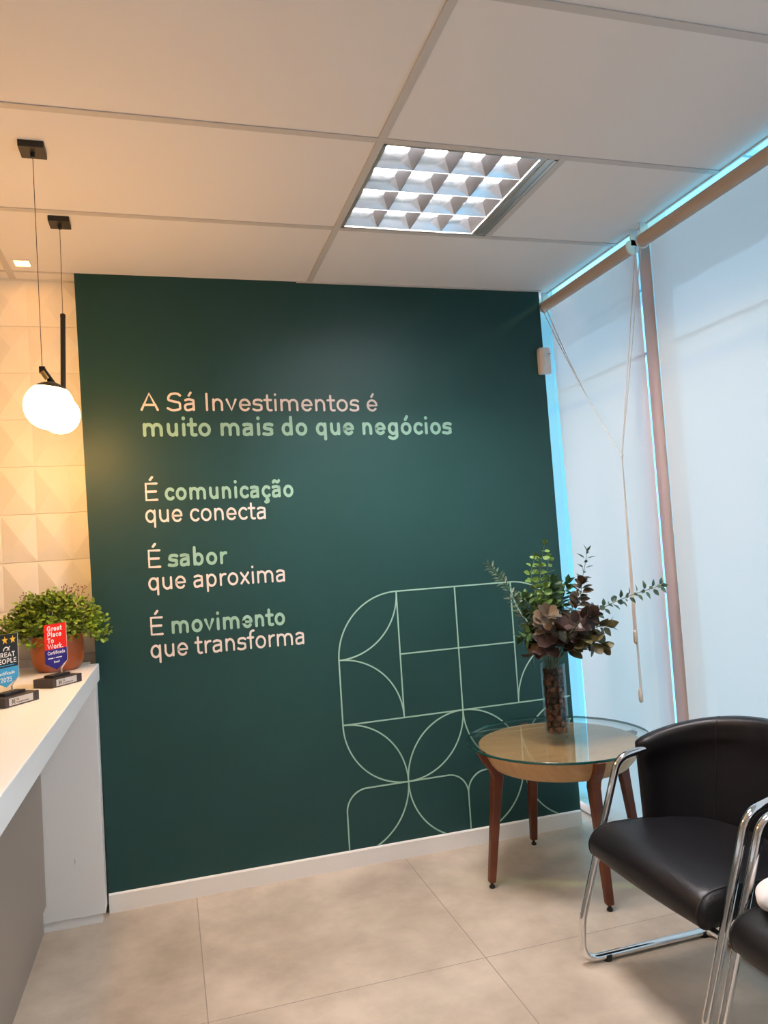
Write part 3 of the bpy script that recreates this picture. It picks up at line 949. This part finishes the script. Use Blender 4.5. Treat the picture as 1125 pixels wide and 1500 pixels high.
def chip(seed, m):
    r = random.Random(seed)
    mb = MB(); n = 7
    a, b, c = r.uniform(0.013, 0.017), r.uniform(0.010, 0.014), r.uniform(0.004, 0.006)
    rad = [r.uniform(0.75, 1.1) for _ in range(n)]
    ring = lambda s, z: [(a*s*rad[k]*math.cos(2*PI*k/n), z + r.uniform(-0.001, 0.001), b*s*rad[k]*math.sin(2*PI*k/n)) for k in range(n)]
    mb.loops([ring(0.72, -c), ring(1.0, -c*0.3), ring(1.0, c*0.4), ring(0.7, c)])
    return mb.build('bark_chip', m)
protos = [chip(k, CH[(0, 1, 0, 3, 2, 1, 4, 0)[k]]) for k in range(8)]
cnt = 0
for row in range(11):
    for k in range(10):
        ang = 2*PI*(k + 0.5*(row % 2))/7 + rnd.uniform(-0.1, 0.1)
        if k >= 7: ang = 2*PI*(k-7)/3 + row
        src = protos[rnd.randrange(8)] if cnt >= 8 else protos[cnt]
        o = src if cnt < 8 else src.copy()
        if cnt >= 8: COL.objects.link(o)
        rr = VR - 0.0135 + rnd.uniform(-0.002, 0.0015) if k < 7 else 0.017
        o.location = (VX + rr*math.cos(ang), VY + rr*math.sin(ang), VZ + 0.036 + row*0.0238 + rnd.uniform(-0.003, 0.003))
        o.rotation_euler = (rnd.uniform(-0.25, 0.25), rnd.uniform(-PI, PI), ang - PI/2 + rnd.uniform(-0.25, 0.25))
        tag(o, 'brown bark chip packed inside the tall glass vase', 'bark chip', 'bark chips in the vase')
        cnt += 1

# ------------------------------------------------------------------ leaves and branches
def leaf(mb, base, d, nrm, L, W, kind='round', curl=0.15):
    d = Vector(d).normalized(); nrm = Vector(nrm)
    nrm = (nrm - d*nrm.dot(d))
    if nrm.length < 1e-4: nrm = d.orthogonal()
    nrm.normalize(); s = d.cross(nrm)
    base = Vector(base)
    if kind == 'round': prof = ((0.0, 0.06), (0.10, 0.45), (0.30, 0.88), (0.52, 1.0), (0.75, 0.84), (0.92, 0.46), (1.0, 0.06))
    elif kind == 'oval': prof = ((0.0, 0.05), (0.15, 0.62), (0.38, 1.0), (0.62, 0.82), (0.84, 0.40), (1.0, 0.03))
    else: prof = ((0.0, 0.06), (0.22, 0.8), (0.42, 1.0), (0.70, 0.6), (1.0, 0.03))
    v = []; f = []
    for t, w in prof:
        c = base + d*(L*t) - nrm*(curl*L*t*t)
        cup = W*0.5*w*0.22
        v += [c + s*(W*0.5*w) + nrm*cup, c, c - s*(W*0.5*w) + nrm*cup]
    for i in range(len(prof)-1):
        a = 3*i
        f += [(a, a+1, a+4, a+3), (a+1, a+2, a+5, a+4)]
    mb.add(v, f)
G_BRIGHT = leaf_mat('leaf_bright_green', (0.15, 0.26, 0.045), 0.4)
G_DEEP = leaf_mat('leaf_deep_green', (0.055, 0.11, 0.032), 0.4)
G_GREY = leaf_mat('leaf_grey_green', (0.085, 0.125, 0.075), 0.35)
G_OLIVE = leaf_mat('leaf_olive', (0.135, 0.115, 0.05), 0.4)
G_MAUVE = leaf_mat('leaf_mauve_brown', (0.125, 0.090, 0.058), 0.4)
G_DARK = leaf_mat('leaf_dark_brown', (0.055, 0.030, 0.024), 0.45)
neck = Vector((VX, VY, VZ+VH))
def branch(label, pts, m, kind, L, W, start=0.3, step=0.02, per=2, tipn=3, shrink=0.5, droop=0.0, seed=0, spread=1.0, face=0.8, thin=0.0, group='eucalyptus branches in the vase'):
    r = random.Random(seed)
    a0 = r.uniform(0, 2*PI)
    first = Vector(pts[0])
    off = Vector((first.x-VX, first.y-VY, 0))
    if off.length > 0.034: off *= 0.034/off.length
    inner = Vector((VX, VY, VZ+0.285)) + off*0.9
    path = catmull([inner] + [neck + off + Vector((0,0,0.02))] + [Vector(p) for p in pts[1:]], 10)
    t = thing('eucalyptus_branch', inner, label, 'branch', group)
    loc = lambda p: Vector(p) - inner
    n = len(path)
    MB().tube([loc(p) for p in path], [0.0024*(1-0.6*i/n) for i in range(n)], 6).build('stem', M_stem, t, smooth=True)
    mb = MB()
    dist = [0.0]
    for i in range(1, n): dist.append(dist[-1] + (path[i]-path[i-1]).length)
    tot = dist[-1]
    s = tot*start; side = 0.0
    while s < tot:
        i = max(j for j in range(n) if dist[j] <= s); i = min(i, n-2)
        p = path[i].lerp(path[i+1], (s-dist[i])/max(1e-6, dist[i+1]-dist[i]))
        tan = (path[i+1]-path[i]).normalized()
        u = tan.orthogonal().normalized(); w = tan.cross(u)
        f = (s/tot-start)/(1-start)
        sc = (1 - shrink*f)*r.uniform(0.8, 1.15)
        for q in range(per):
            a = a0 + side + 2*PI*q/per + r.uniform(-0.3, 0.3)
            out = u*math.cos(a) + w*math.sin(a)
            d = (out*spread + tan*0.55 + Vector((0,0,-droop)) + Vector((r.uniform(-.15,.15), r.uniform(-.15,.15), r.uniform(-.15,.15)))).normalized()
            nn = tan*0.55 - out*0.2 + Vector((-0.30, -0.75, 0.25))*face + Vector((r.uniform(-.55,.55), r.uniform(-.55,.55), r.uniform(-.45,.45)))
            b = p + out*0.006
            leaf(mb, loc(b), d, nn, L*sc, W*sc, kind, r.uniform(0.05, 0.3))
        side += PI/2 + r.uniform(-0.3, 0.3)
        s += step*(1-0.3*f+thin*f)
    tip = path[-1]; tan = (path[-1]-path[-2]).normalized()
    u = tan.orthogonal().normalized(); w = tan.cross(u)
    for q in range(tipn):
        a = 2*PI*q/max(1, tipn) + r.uniform(-.3, .3)
        out = u*math.cos(a) + w*math.sin(a)
        leaf(mb, loc(tip), tan + out*0.6*spread, tan*0.5 - out, L*(1-shrink)*1.1, W*(1-shrink)*1.1, kind, 0.1)
    mb.build('leaves', m, t, smooth=True)
    return t
branch('thin spiky branch with narrow leaves reaching far left of the vase', [(1.444,-0.45,0.903),(1.377,-0.44,1.065),(1.316,-0.42,1.203),(1.252,-0.40,1.292)], G_GREY, 'point', 0.040, 0.013, 0.35, 0.011, 2, 4, 0.3, seed=1)
branch('tallest branch with bright green leaves at the top of the bouquet', [(1.48,-0.45,0.913),(1.47,-0.45,1.10),(1.461,-0.45,1.245),(1.496,-0.44,1.365)], G_BRIGHT, 'round', 0.042, 0.034, 0.36, 0.022, 3, 4, 0.5, seed=2, thin=1.0)
branch('bright green branch just left of the tallest one, small round leaves', [(1.466,-0.46,0.916),(1.44,-0.46,1.103),(1.413,-0.46,1.235),(1.437,-0.46,1.315)], G_BRIGHT, 'round', 0.044, 0.036, 0.36, 0.021, 3, 4, 0.55, seed=3, thin=1.0)
branch('bright green branch just right of the tallest one', [(1.516,-0.42,0.907),(1.523,-0.40,1.093),(1.532,-0.38,1.224),(1.543,-0.38,1.305)], G_BRIGHT, 'oval', 0.050, 0.034, 0.32, 0.019, 3, 4, 0.5, seed=4, thin=0.9)
branch('deep green branch behind the dark leaves, right of centre', [(1.539,-0.40,0.902),(1.59,-0.37,1.082),(1.643,-0.35,1.185)], G_DEEP, 'oval', 0.058, 0.036, 0.30, 0.018, 3, 4, 0.3, seed=5)
branch('deep green leafy branch filling the middle of the bouquet', [(1.48,-0.45,0.913),(1.50,-0.44,1.06),(1.53,-0.43,1.20)], G_DEEP, 'oval', 0.056, 0.036, 0.26, 0.017, 3, 4, 0.25, seed=25)
branch('mauve rosette branch of big round leaves facing the camera', [(1.454,-0.50,0.922),(1.425,-0.54,1.026),(1.402,-0.600,1.085)], G_MAUVE, 'round', 0.054, 0.042, 0.55, 0.022, 3, 5, 0.1, seed=6, spread=1.3, face=0.5)
branch('dark brown big-leaved branch just below the mauve rosette', [(1.459,-0.50,0.913),(1.432,-0.55,0.985),(1.445,-0.585,1.02)], G_DARK, 'round', 0.068, 0.056, 0.50, 0.026, 3, 4, 0.1, droop=0.4, seed=7, face=1.2)
branch('mauve brown branch with stacked round leaves, upper right of centre', [(1.513,-0.46,0.911),(1.59,-0.46,1.048),(1.635,-0.46,1.130),(1.648,-0.46,1.185)], G_MAUVE, 'round', 0.060, 0.048, 0.36, 0.023, 3, 4, 0.3, seed=8)
branch('thin sparse sprig standing up at the upper right', [(1.548,-0.42,0.903),(1.636,-0.40,1.097),(1.690,-0.40,1.212),(1.722,-0.40,1.320)], G_GREY, 'point', 0.042, 0.015, 0.55, 0.027, 2, 3, 0.2, seed=9)
branch('long grey green branch stretching far right in front of the blind', [(1.503,-0.50,0.908),(1.606,-0.54,1.043),(1.683,-0.60,1.102),(1.754,-0.68,1.144),(1.820,-0.76,1.175)], G_GREY, 'oval', 0.042, 0.026, 0.50, 0.021, 2, 3, 0.35, seed=10)
branch('olive brown branch drooping low on the right side', [(1.509,-0.50,0.908),(1.575,-0.55,0.968),(1.645,-0.57,0.940)], G_OLIVE, 'round', 0.062, 0.048, 0.36, 0.022, 3, 4, 0.15, seed=11, face=1.0)
branch('short brown branch drooping low on the left over the vase rim', [(1.444,-0.48,0.901),(1.415,-0.50,0.945),(1.385,-0.50,0.925)], G_DARK, 'round', 0.060, 0.046, 0.55, 0.030, 2, 2, 0.1, seed=12, face=1.0)
branch('olive green branch pointing right at mid height', [(1.515,-0.48,0.913),(1.614,-0.52,0.993),(1.700,-0.54,1.012)], G_OLIVE, 'oval', 0.064, 0.042, 0.36, 0.020, 3, 3, 0.2, seed=13)
branch('green branch pointing left at mid height', [(1.455,-0.46,0.909),(1.405,-0.46,0.993),(1.370,-0.44,0.985)], G_DEEP, 'oval', 0.058, 0.036, 0.40, 0.020, 3, 3, 0.2, seed=14)
branch('dark mauve branch right of the rosette, broad leaves', [(1.482,-0.50,0.919),(1.541,-0.55,1.016),(1.601,-0.57,1.063)], G_DARK, 'round', 0.066, 0.052, 0.36, 0.021, 3, 4, 0.15, seed=15, face=1.0)
branch('grey green leafy branch behind the mauve rosette', [(1.46,-0.46,0.91),(1.42,-0.45,1.03),(1.385,-0.45,1.15)], G_DEEP, 'oval', 0.052, 0.032, 0.30, 0.017, 3, 4, 0.3, seed=16)

# ------------------------------------------------------------------ armchairs
def armchair(loc, label):
    """seat front faces -X"""
    t = thing('armchair', loc, label, 'armchair', 'black chrome-framed armchairs by the window')
    hw = 0.2925
    R = 0.0125
    def half(s):
        return [(0.075, s*(hw-0.012), 0.668), (-0.078, s*hw, 0.640), (-0.255, s*hw, 0.145), (-0.268, s*hw, 0.0135+0.001), (0.235, s*hw, 0.0135)]
    raw = half(1) + list(reversed(half(-1)))
    # arm bend, knee into the floor runner, corner into the back rail
    pts = fillet(raw, [0.075, 0.12, 0.075, 0.055, 0.055, 0.075, 0.12, 0.075], 9)
    MB().tube(pts, R, 16).build('frame', M_chrome, t, smooth=True, angle=1.0)
    for x in (-0.175, 0.20):
        for s in (-1, 1):
            MB().lathe([(0.016, 0.0), (0.017, 0.012), (0.015, 0.020)], c=(x, s*hw, 0.0), n=16, cap0=True, cap1=True).build('foot_pad', M_rubber, t)
    # seat cushion: closed profile in x-z swept across y
    prof = [(0.20,0.432),(0.08,0.434),(-0.06,0.442),(-0.155,0.443),(-0.200,0.430),(-0.226,0.400),(-0.224,0.368),(-0.200,0.352),(-0.15,0.356),(-0.02,0.366),(0.12,0.368),(0.20,0.370)]
    cp = [(0.20,0.432),(0.08,0.436),(-0.06,0.446),(-0.150,0.448),(-0.200,0.436),(-0.228,0.402),(-0.225,0.366),(-0.196,0.350),(-0.14,0.356),(-0.02,0.366),(0.12,0.368),(0.20,0.370)]
    prof = [(p.x, p.z) for p in catmull([(x, 0, z) for x, z in cp], 5)]
    def seat_pt(x, z, u):
        e = abs(u)
        puff = 1.0 if e < 0.93 else 1.0 - 0.5*((e-0.93)/0.07)**2
        back = 0.03 + 0.17*math.sqrt(max(0, 1-(u*0.93)**2))
        zz = 0.40 + (z-0.40)*puff + (0.010*(1-u*u) if z > 0.40 else 0)
        xx = x - (0.012*(1-u*u) if x < -0.1 else 0)
        if x < -0.15: xx = -0.15 + (xx+0.15)*(1-0.25*(1-puff))
        if x > 0.0: xx = x/0.20*back
        return xx, zz
    sm = MB(); rings = []
    us = [-1, -0.992, -0.975, -0.955, -0.93, -0.85, -0.7, -0.5, -0.25, 0, 0.25, 0.5, 0.7, 0.85, 0.93, 0.955, 0.975, 0.992, 1]
    for u in us:
        rings.append([(seat_pt(x, z, u)[0], u*0.272, seat_pt(x, z, u)[1]) for x, z in prof])
    sm.loops(rings)
    seat = sm.build('seat', M_leather, t, smooth=True, angle=1.0)
    for s in (-1, 1):
        pth = []
        for x, z in prof[8:42]:
            X, Z = seat_pt(x, z, 0.945*s)
            pth.append((X, s*0.272*0.945, Z))
        MB().tube(pth, 0.0026, 8).build('piping', M_seam, seat, smooth=True)
    # wrap-around backrest
    def bp(th, k, off):
        a_ = 0.205 + 0.068*k + off; b_ = 0.268 + 0.014*k + off
        zt = 0.682 + 0.092*math.cos(th)**0.85 if math.cos(th) > 0 else 0.682
        z0 = 0.392
        return Vector((0.005 + math.cos(th)*a_, math.sin(th)*b_, z0 + (zt-z0)*k))
    bk = MB(); rings = []
    NT = 40
    for i in range(NT+1):
        th = -PI/2*1.0 + PI*i/NT
        sc = 1.0
        if i in (0, NT): sc = 0.55
        ring = []
        th_in, th_out = -0.002, 0.040
        mid = (th_in+th_out)/2
        def off(o): return mid + (o-mid)*sc
        for k in (0.0, 0.2, 0.4, 0.6, 0.78, 0.80): ring.append(bp(th, k, off(th_in + (0.0 if k < 0.79 else -0.004))))
        for k in (0.86, 0.93, 0.98): ring.append(bp(th, k, off(-0.010)))
        ring.append(bp(th, 1.0, off(0.004))); ring.append(bp(th, 1.0, off(0.030)))
        for k in (0.97, 0.9, 0.8, 0.6, 0.4, 0.2, 0.0): ring.append(bp(th, k, off(th_out)))
        rings.append(ring)
    bk.loops(rings)
    back = bk.build('backrest', M_leather, t, smooth=True, angle=1.3)
    for s in (-1, 1):
        th = s*0.62
        pth = [bp(th, k, -0.003) for k in (0.05, 0.2, 0.4, 0.6, 0.76)] + [bp(th, k, -0.0105) for k in (0.82, 0.9, 0.97)] + [bp(th, 1.0, 0.006), bp(th, 1.002, 0.02)]
        MB().tube(catmull(pth, 4), 0.0018, 6).build('seam', M_seam, back, smooth=True)
    for s in (-1, 1):
        MB().box((0.012, min(s*0.300, s*0.314), 0.525), (0.042, max(s*0.300, s*0.314), 0.568)).build('side_clip', M_rubber, back, bevel=0.002)
    # seat bearer bar between the front legs
    MB().tube([(-0.186, -hw, 0.345), (-0.186, hw, 0.345)], 0.010, 12).build('seat_bar', M_chrome, t, smooth=True, angle=1.0)
    for s in (-1, 1):
        MB().tube([(-0.19, s*0.20, 0.352), (0.10, s*0.20, 0.360)], 0.008, 10).build('seat_rail', M_chrome, t, smooth=True, angle=1.0)
    return t
armchair((1.452, -1.3575, 0), 'black leather armchair with chrome tube frame beside the glass table')
armchair((1.452, -1.9925, 0), 'black leather armchair cut off at right edge, white bundle on seat')

wb = MB()
r = random.Random(5)
nu, nv = 20, 12
vv = []; ff = []
for i in range(nv+1):
    th = PI*i/nv
    for k in range(nu):
        ph = 2*PI*k/nu
        w = 1 + 0.07*math.sin(3*ph+th*2) + 0.05*math.sin(5*ph-2*th)
        z = -math.cos(th)
        vv.append((0.092*math.sin(th)*math.cos(ph)*w, 0.050*math.sin(th)*math.sin(ph)*w, 0.044*(z if z > -0.8 else -0.8)))
for i in range(nv):
    for k in range(nu):
        ff.append((i*nu+k, i*nu+(k+1) % nu, (i+1)*nu+(k+1) % nu, (i+1)*nu+k))
wo = wb.add(vv, ff).build('cloth_bundle', M_cloth, smooth=True, subsurf=1)
wo.location = (1.362, -1.776, 0.489)
tag(wo, 'white rounded cloth bundle lying on the black seat at the right edge', 'cloth')

# ------------------------------------------------------------------ potted plant on the counter
PC = Vector((-0.470, -0.125, CZ+0.0005))
pp = thing('potted_plant', PC, 'bushy small-leaved green plant in orange-brown pot on the counter end', 'potted plant')
MB().lathe([(0.001,0.0),(0.070,0.0),(0.082,0.010),(0.094,0.040),(0.098,0.075),(0.095,0.110),(0.090,0.136),(0.084,0.136),(0.088,0.108),(0.084,0.09),(0.001,0.085)], n=48).build('pot', M_pot, pp, smooth=True, angle=0.7)
MB().lathe([(0.001,0.118),(0.087,0.116)], n=32).build('soil', M_soil, pp)
PL = leaf_mat('leaf_box_green', (0.15, 0.24, 0.020), 0.5, 0.5)
M_bud = mat('brown_buds', (0.16, 0.055, 0.03), 0.7)
fm = MB(); stm = MB()
r = random.Random(11)
def inside(p):
    w = p + PC
    lim = -0.020 if w.x > -0.372 else 0.050
    return w.y < lim
tips = []
tries = 0
while len(tips) < 330 and tries < 6000:
    tries += 1
    ph = r.uniform(0, 2*PI); q = r.random()**0.5
    x = -0.008 + 0.182*q*math.cos(ph); y = 0.165*q*math.sin(ph)
    top = 0.292*(1-0.40*q**2.4)
    bot = 0.135 - 0.03*q
    z = bot + (top-bot)*(1 - 0.9*r.random()**1.8)
    p = Vector((x, y, z))
    if inside(p): tips.append(p)
for p in tips:
    base = Vector((p.x*0.28, p.y*0.28, 0.115))
    m_ = base.lerp(p, 0.5) + Vector((0,0,0.02))
    pl = catmull([base, m_, p], 4)
    stm.tube(pl, 0.0011, 4, caps=False)
    d0 = (p-base).normalized()
    for k in range(9):
        b = p + Vector((r.gauss(0,0.012), r.gauss(0,0.012), r.gauss(0,0.011)))
        if not inside(b): continue
        dd = (d0*0.5 + Vector((r.gauss(0,.7), r.gauss(0,.7), r.gauss(0,.5)+0.15))).normalized()
        leaf(fm, b, dd, Vector((r.gauss(0,.5), r.gauss(0,.5)-0.3, 0.8)), r.uniform(0.013, 0.021), r.uniform(0.010, 0.015), 'round', 0.2)
fm.build('foliage', PL, pp, smooth=True)
stm.build('stems', M_stem, pp)
for (sx, sy, sz) in ((0.03,0.0,0.325),(0.045,-0.02,0.318),(0.085,0.02,0.322),(0.10,0.03,0.312),(-0.115,0.0,0.300),(-0.20,-0.03,0.205),(-0.215,-0.02,0.19),(0.06,0.02,0.318)):
    if not inside(Vector((sx, sy, sz))): sy = -0.0 if sx > 0.09 else sy
    bud = MB()
    b = Vector((sx*0.7, sy, sz*0.72))
    e = Vector((sx, min(sy, 0.09), sz))
    bud.tube(catmull([b, b.lerp(e, .5)+Vector((0.004,0,0)), e], 4), 0.0008, 4)
    for k in range(5):
        c = e + Vector((r.uniform(-.014,.014), r.uniform(-.014,.01), r.uniform(-.022,.008)))
        bud.tube([b.lerp(e, 0.75), c], 0.0005, 3)
        bud.sphere(c, 0.0026, 6, 4)
    bud.build('bud_sprig', M_bud, pp)

# ------------------------------------------------------------------ acrylic awards
def award(C, ang, label, kind, shift=0.0):
    """C front bottom corner (left end of the plated face), ang direction of the plated face"""
    t = thing('award_trophy', (C[0], C[1], CZ+0.0005), label, 'award', 'acrylic awards on the counter')
    ux = Vector((math.cos(ang), math.sin(ang), 0)); uy = Vector((-math.sin(ang), math.cos(ang), 0))
    def W(u, v, z): return ux*u + uy*v + Vector((0,0,z))
    uz = Vector((0,0,1))
    MB().obox(W(0.066, 0.042, 0.014), ux, uy, uz, 0.132, 0.084, 0.028).build('base', M_award, t, bevel=0.0015)
    MB().obox(W(0.066, 0.044, 0.0325), ux, uy, uz, 0.080, 0.036, 0.009).build('plinth', M_black, t, bevel=0.001)
    pl = MB().obox(W(0.060, -0.0006, 0.0145), ux, uy, uz, 0.092, 0.0012, 0.021).build('name_plate', M_plate, t)
    # engraved mark and name on the plate
    e = MB()
    def on_plate(u, v, d): return W(u, -0.0012-d, v)
    for s in (-1, 1):
        cx = 0.030
        e_pts = [(cx+s*0.006, 0.0215), (cx+s*0.002, 0.0185), (cx+s*0.006, 0.0155)]
        ribbon(e, e_pts, 0.0018, on_plate, 0.0003)
        e_pts = [(cx+s*0.006, 0.0135), (cx+s*0.002, 0.0105), (cx+s*0.006, 0.0075)]
        ribbon(e, e_pts, 0.0018, on_plate, 0.0003)
        ribbon(e, [(cx+s*0.002, 0.019), (cx+s*0.002, 0.010)], 0.0018, on_plate, 0.0003)
    k = 0.0062/700
    draw_text(e, 'Sá', 95, lambda u, v, d: on_plate(0.041+u*k, 0.0155+v*k, d), 0.0003)
    draw_text(e, 'Investimentos', 95, lambda u, v, d: on_plate(0.041+u*k*0.85, 0.0075+v*k*0.85, d), 0.0003)
    e.build('engraving', M_dark, pl)
    # clear panel with pointed printed face
    z0, z1 = 0.037, 0.206
    u0, u1 = 0.012+shift, 0.113+shift
    um = (u0+u1)/2
    th = 0.006; vf = 0.041
    outline = [(u0, z1), (u0, z0+0.040), (u0+0.026, z0+0.014), (u0+0.026, z0), (u1-0.026, z0), (u1-0.026, z0+0.014), (u1, z0+0.040), (u1, z1)]
    pn = MB().poly_extrude(outline, lambda u, z, d: W(u, vf+th-d, z), th).build('acrylic_panel', M_acryl, t)
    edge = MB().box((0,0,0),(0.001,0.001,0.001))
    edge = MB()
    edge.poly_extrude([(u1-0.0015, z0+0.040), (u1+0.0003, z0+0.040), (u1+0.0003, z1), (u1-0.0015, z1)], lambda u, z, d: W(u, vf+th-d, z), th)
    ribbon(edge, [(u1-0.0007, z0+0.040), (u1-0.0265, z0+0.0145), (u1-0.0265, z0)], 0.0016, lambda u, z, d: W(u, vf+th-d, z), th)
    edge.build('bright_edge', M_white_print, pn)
    def F(d0): return lambda u, z, d: W(u, vf-d0-d, z)
    zs = z0 + 0.092; zp = z0 + 0.040
    zs = z0 + (0.084 if kind == 'red' else 0.072)
    up = MB().poly_extrude([(u0, zs), (u1-0.002, zs), (u1-0.002, z1), (u0, z1)], F(0.0002), 0.0004)
    lo = MB().poly_extrude([(u0, zp), (um, z0+0.014), (u1-0.002, zp), (u1-0.002, zs), (u0, zs)], F(0.0002), 0.0004)
    def line(s, u, z, em, w, sx=1.0): draw_text(MB(), s, w, lambda a, b, d: F(0.0007)(u+a*em/1000*sx, z+b*em/1000, d), 0.0003).build('printed_line', M_white_print, pn)
    def centred(s, z, em, w, sx=1.0): line(s, um - text_width(s, w)*em/1000*sx/2, z, em, w, sx)
    if kind == 'red':
        up.build('red_field', M_red, pn); lo.build('navy_field', M_navy, pn)
        for i, s in enumerate(('Great', 'Place', 'To', 'Work.')):
            line(s, u0+0.011, z1-0.0235-0.0200*i, 0.0250, 135, 1.08)
        centred('Certificada', zs-0.017, 0.0165, 120, 0.98)
        for z in (zs-0.029,):
            x = u0+0.012; tx = MB()
            for wd in (0.024, 0.003, 0.028):
                ribbon(tx, [(x+0.0015, z), (x+wd-0.0015, z)], 0.0034, F(0.0007), 0.0003); x += wd+0.004
            tx.build('printed_line', M_white_print, pn)
        centred('BRASIL' if False else 'Brasil', zs-0.046, 0.0105, 120)
    else:
        up.build('charcoal_field', M_dark, pn); lo.build('blue_field', M_cyan, pn)
        centred('GREAT', zs+0.0300, 0.0210, 135, 1.08)
        centred('PEOPLE', zs+0.0115, 0.0210, 135, 1.08)
        centred('Certificada', zs-0.021, 0.0135, 120)
        centred('2025', zs-0.042, 0.0195, 120)
        tx = MB()
        ribbon(tx, arc(um+0.004, zs+0.049, 0.0105, 0.0105, 5, 175, 14), 0.0030, F(0.0007), 0.0003)
        ribbon(tx, [(um+0.006, zs+0.050), (um+0.018, zs+0.061)], 0.0022, F(0.0007), 0.0003)
        tx.build('arc_emblem', M_white_print, pn)
        ul = MB(); ribbon(ul, [(u0+0.018, zs+0.006), (u1-0.018, zs+0.006)], 0.0020, F(0.0007), 0.0003)
        ul.build('blue_underline', M_cyan, pn)
        for cx in (um-0.030, um, um+0.030):
            st = []
            for k in range(10):
                rr_ = 0.0125 if k % 2 == 0 else 0.0052
                st.append((cx+rr_*math.sin(2*PI*k/10), z1-0.017+rr_*math.cos(2*PI*k/10)))
            MB().poly_extrude(st, F(0.0007), 0.0003).build('star', M_star, pn)
    return t
award((-0.424, -0.614), math.radians(54), 'clear award with red and navy printed panel on dark base before the plant', 'red')
award((-0.511, -0.917), math.radians(56), 'clear award with charcoal and sky blue panel and yellow stars at left edge', 'dark', -0.014)
